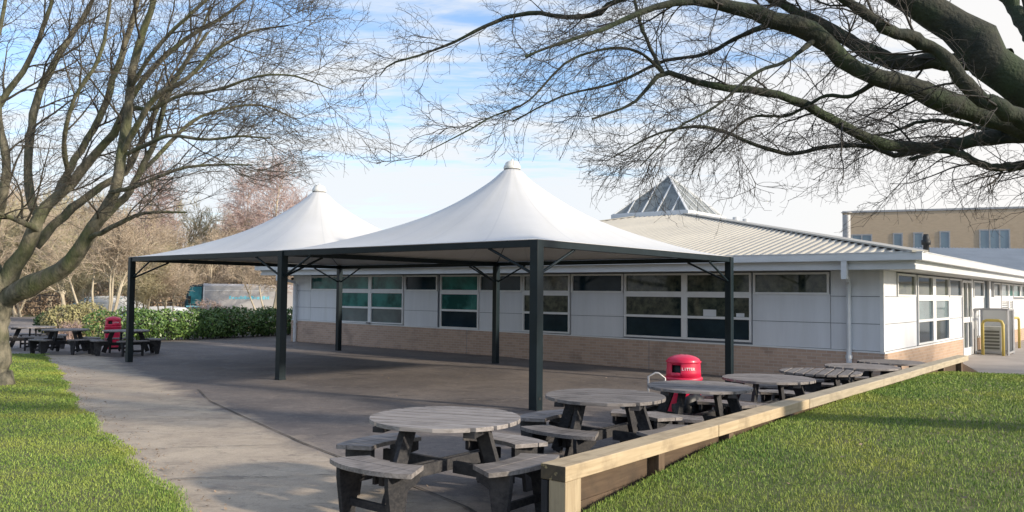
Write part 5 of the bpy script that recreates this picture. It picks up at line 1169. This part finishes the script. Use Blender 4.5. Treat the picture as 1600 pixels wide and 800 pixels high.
# evergreens off to the left that the windows mirror
for i, (x, y, h) in enumerate([(-26, -8, 6), (-31, 2, 7), (-18, -22, 6), (-34, 20, 7)]):
    root = empty('evergreen_tree', (x, y, 0)); tag(root, ['dark evergreen tree left behind the viewer', 'tall dark evergreen left of the left lawn', 'dark evergreen tree far behind the viewer', 'tall dark evergreen beside the far left lane'][i], 'tree', 'evergreens at the left edge')
    o = leaf_mass('crown', [(0, 0, h * .55), (.5, .6, h * .75), (-.8, .2, h * .4)], [(2.6, 2.6, h * .45), (1.6, 1.6, h * .3), (2.2, 2.2, h * .4)], 9000, (.07, .16), M['leafdark'], 300 + i); o.parent = root
    mb = MB(); mb.tube([(0, 0, -.2), (0, 0, h * .8)], [.22, .06], 10); mb.build('trunk', M['bark_r'], root)

# ------------------------------------------------------------------ van, cars, fence
van = prop('parked_van', (*at(374, 480, 50)[:2], -.62), 'long grey panel van with dark teal cab and pale blue lettering parked beyond the hedge', 'van')
va = at(288, 480, 49.5); vb = at(476, 480, 51); vd = np.array([vb[0] - va[0], vb[1] - va[1]]); VL = float(np.hypot(*vd)); vd /= VL; vn = np.array([vd[1], -vd[0]])
def VV(u, o, z): q = va[:2] + vd * u + vn * o; return (q[0], q[1], z * 1.25 - .62)
vt_ = 2.20
def vanloop(us, prof, m, name):
    """prof(u) -> list of (o,z) outline"""
    mb = MB(); V = []; k = None
    for u in us:
        pr_ = prof(u); k = len(pr_); V += [VV(u, *q) for q in pr_]
    Fq = []
    for i in range(len(us) - 1):
        for j in range(k): Fq.append((i * k + j, i * k + (j + 1) % k, (i + 1) * k + (j + 1) % k, (i + 1) * k + j))
    Fq += [tuple(range(k)), tuple((len(us) - 1) * k + j for j in range(k))[::-1]]; mb.add(V, Fq); return part(mb, name, m, van, bevel=.03)
def box_prof(u): return [(0, .55), (0, vt_ - .10), (-.10, vt_), (-1.85, vt_), (-1.95, vt_ - .1), (-1.95, .55)]
vanloop(np.array([1.05, VL - .1, VL]), box_prof, M['vangrey'], 'cargo_body')
def cab_prof(u):
    t = min(1, u / .32); zt2 = lerp(1.30, vt_ - .03, t ** .6) if u < .32 else vt_ - .03
    return [(-.03, .30), (-.03, 1.15), (-.10 - .02, zt2), (-1.83, zt2), (-1.92, 1.15), (-1.92, .30)]
vanloop(np.array([0, .06, .14, .22, .32, 1.0, 1.045]), cab_prof, M['teal'], 'cab')
mb = MB(); mb.box(1.3, VL - .02, -1.93, -.02, .30, .545, VV); part(mb, 'skirt', M['vanskirt'], van)
mb = MB(); mb.box(1.14, VL - .1, -.002, .012, 1.86, 1.885, VV); mb.box(1.05, 1.13, -.002, .014, .56, 2.05, VV); part(mb, 'body_rail', M['white'], van)
mb = MB(); mb.hexa([VV(.12, -.012, 1.20), VV(.95, -.012, 1.20), VV(.95, -.06, 1.20), VV(.12, -.06, 1.20), VV(.30, -.075, 2.04), VV(.95, -.075, 2.04), VV(.95, -.12, 2.04), VV(.30, -.12, 2.04)]); part(mb, 'side_window', M['vanglass'], van)
mb = MB(); mb.hexa([VV(-.012, -1.7, 1.22), VV(-.012, -.2, 1.22), VV(.05, -.2, 1.22), VV(.05, -1.7, 1.22), VV(.36, -1.65, 2.0), VV(.36, -.25, 2.0), VV(.45, -.25, 2.0), VV(.45, -1.65, 2.0)]); part(mb, 'windscreen', M['vanglass'], van)
mb = MB(); mb.box(.10, 1.0, -.032, -.012, 1.06, 1.13, VV); part(mb, 'cab_stripe', M['cyan'], van)
rg2 = random.Random(5); mb = MB(); u = 2.55
while u < 4.9:
    w = rg2.uniform(.07, .16); mb.box(u, u + w, .001, .010, 1.46 + rg2.uniform(-.01, .01), 1.46 + rg2.choice([.10, .12, .16]), VV); u += w + rg2.uniform(.02, .05)
van_letters = part(mb, 'blurred_lettering', M['cyan'], van)
for u in (.85, VL - 1.3):
    for o_ in (-.02, -1.75):
        mb = MB(); mb.tube([VV(u, o_ - .2, .29), VV(u, o_, .29)], .36, 20); w = part(mb, 'wheel', M['rubber'], van); mb = MB(); mb.tube([VV(u, o_ - .02, .29), VV(u, o_ + .008, .29)], .2, 16); r_ = mb.build('rim', M['galv'], None); r_.parent = w
mb = MB(); mb.box(-.02, .0, -.35, -.15, .75, .95, VV); part(mb, 'headlight', M['white'], van); mb = MB(); mb.box(-.02, .0, -1.8, -1.6, .75, .95, VV); part(mb, 'headlight', M['white'], van)
mb = MB(); mb.box(.22, .36, .0, .16, 1.25, 1.6, VV); part(mb, 'mirror', M['black'], van)

def car(px, D, L_, label, ang, m):
    p = at(px, 480, D); root = empty('parked_car', (p[0], p[1], gz(p[0], p[1]) - .03), ang); tag(root, label, 'car', 'white cars parked beyond the hedge'); w = .86
    def cp(x, o, z): return (x, o, z)
    side = [(-L_ / 2, .35), (-L_ / 2 + .02, .78), (-L_ * .40, .92), (-L_ * .18, 1.40), (L_ * .12, 1.46), (L_ * .30, 1.38), (L_ * .43, 1.0), (L_ / 2 - .02, .92), (L_ / 2, .35)]
    mb = MB(); V = []
    for (yy, k) in ((-w, 0), (-w + .14, 1), (w - .14, 1), (w, 0)):
        V += [(x, yy, z if (k or z < 1.0) else 1.0 + (z - 1.0) * .25) for x, z in side]
    n = len(side); Fq = [tuple(range(n)), tuple(3 * n + i for i in range(n))[::-1]]
    for a in range(3):
        for i in range(n): Fq.append((a * n + i, (a + 1) * n + i, (a + 1) * n + (i + 1) % n, a * n + (i + 1) % n))
    mb.add(V, Fq); b = mb.build('body', m, root, bevel=.04)
    gm = MB()
    for sg in (-1, 1): gm.hexa([(-L_ * .36, sg * (w - .02), .98), (L_ * .36, sg * (w - .02), .98), (L_ * .36, sg * (w - .03), .98), (-L_ * .36, sg * (w - .03), .98), (-L_ * .19, sg * (w - .10), 1.34), (L_ * .26, sg * (w - .10), 1.34), (L_ * .26, sg * (w - .12), 1.34), (-L_ * .19, sg * (w - .12), 1.34)][::1])
    gm.build('side_windows', M['vanglass'], root)
    for x in (-L_ * .31, L_ * .31):
        for sg in (-1, 1):
            mb = MB(); mb.tube([(x, sg * (w - .16), .31), (x, sg * (w + .01), .31)], .31, 18); mb.build('wheel', M['rubber'], root)
    return root
car(165, 47, 4.2, 'white car roof showing above the hedge far left, right of the straw shrub', .15, M['white'])
car(245, 46, 4.4, 'white car roof showing above the hedge right of the canopy corner post', -.1, M['white'])
car(470, 45.5, 4.0, 'white car nose showing between canopy post and the building end', .5, M['white'])
fe = prop('mesh_fence', (-38, 57, 0), 'weathered grey post and rail fence at the end of the lane before the wood', 'fence')
for i in range(12):
    mb = MB(); x = -47 + i * 2.4; y = 57.5 - i * .12; mb.bar((x, y, -.2), (x, y, 1.35), .12, .12, up=(0, 1, 0)); part(mb, 'post', M['fencewood'], fe)
for z in (.4, .85, 1.25):
    mb = MB(); mb.bar((-47, 57.44, z), (-47 + 26.4, 57.44 - 1.32, z), .05, .10); part(mb, 'rail', M['fencewood'], fe)

# ------------------------------------------------------------------ fallen leaves and grit on the paving and lawns
def litter(name, n, seed, frm, zf, m, size, label):
    rg = np.random.default_rng(seed); p = frm(rg, n); z = np.array([zf(x, y) for x, y in p]) + .012 + rg.uniform(0, .01, n); pos = np.column_stack([p, z])
    a = nrm(np.column_stack([rg.normal(0, .35, n), rg.normal(0, .35, n), np.ones(n)])); u = nrm(np.cross(a, rg.standard_normal((n, 3)))); v = np.cross(a, u); s_ = rg.uniform(size[0], size[1], n)[:, None]
    V = np.stack([pos - u * s_, pos - v * s_ * .55, pos + u * s_, pos + v * s_ * .55], 1).reshape(-1, 3)
    o = np_mesh(name, V, [np.arange(4 * n).reshape(n, 4)], m, smooth=False, attr=np.repeat(rg.uniform(0, 1, n), 4)); tag(o, label, 'leaves', kind='stuff')
def fe_(rg, n):   # along the lawn edge and against the walls
    y = rg.uniform(4, 22, n); e = np.interp(y, LEy, LEx) + np.abs(rg.normal(0, .28, n)); return np.column_stack([e, y])
litter('fallen_leaves', 900, 501, fe_, lambda x, y: gz(x, y) - .004, M['brownleaf'], (.008, .022), 'small brown leaf litter along the left lawn edge')
def fw_(rg, n):
    s_ = rg.uniform(0, 20, n); o = .06 + np.abs(rg.normal(0, .18, n)); q = P0[None] - b1[None] * s_[:, None] - b2[None] * o[:, None]; return q
litter('fallen_leaves', 900, 502, fw_, lambda x, y: gz(x, y) - .004, M['brownleaf'], (.010, .026), 'brown leaf litter blown against the foot of the long wall')
litter('fallen_leaves', 420, 503, lambda rg, n: SA + SN * rg.uniform(.2, 8, n)[:, None] + SD * rg.uniform(-1, 13, n)[:, None], lambda x, y: right_z(x, y) + .012, M['brownleaf'], (.010, .024), 'scattered dead leaves lying in the right lawn')
litter('fallen_leaves', 260, 504, lambda rg, n: np.column_stack([rg.uniform(-7, 3, n), rg.uniform(4, 22, n)]), lambda x, y: gz(x, y) - .004, M['brownleaf'], (.008, .020), 'few scattered dead leaves on the open paving')
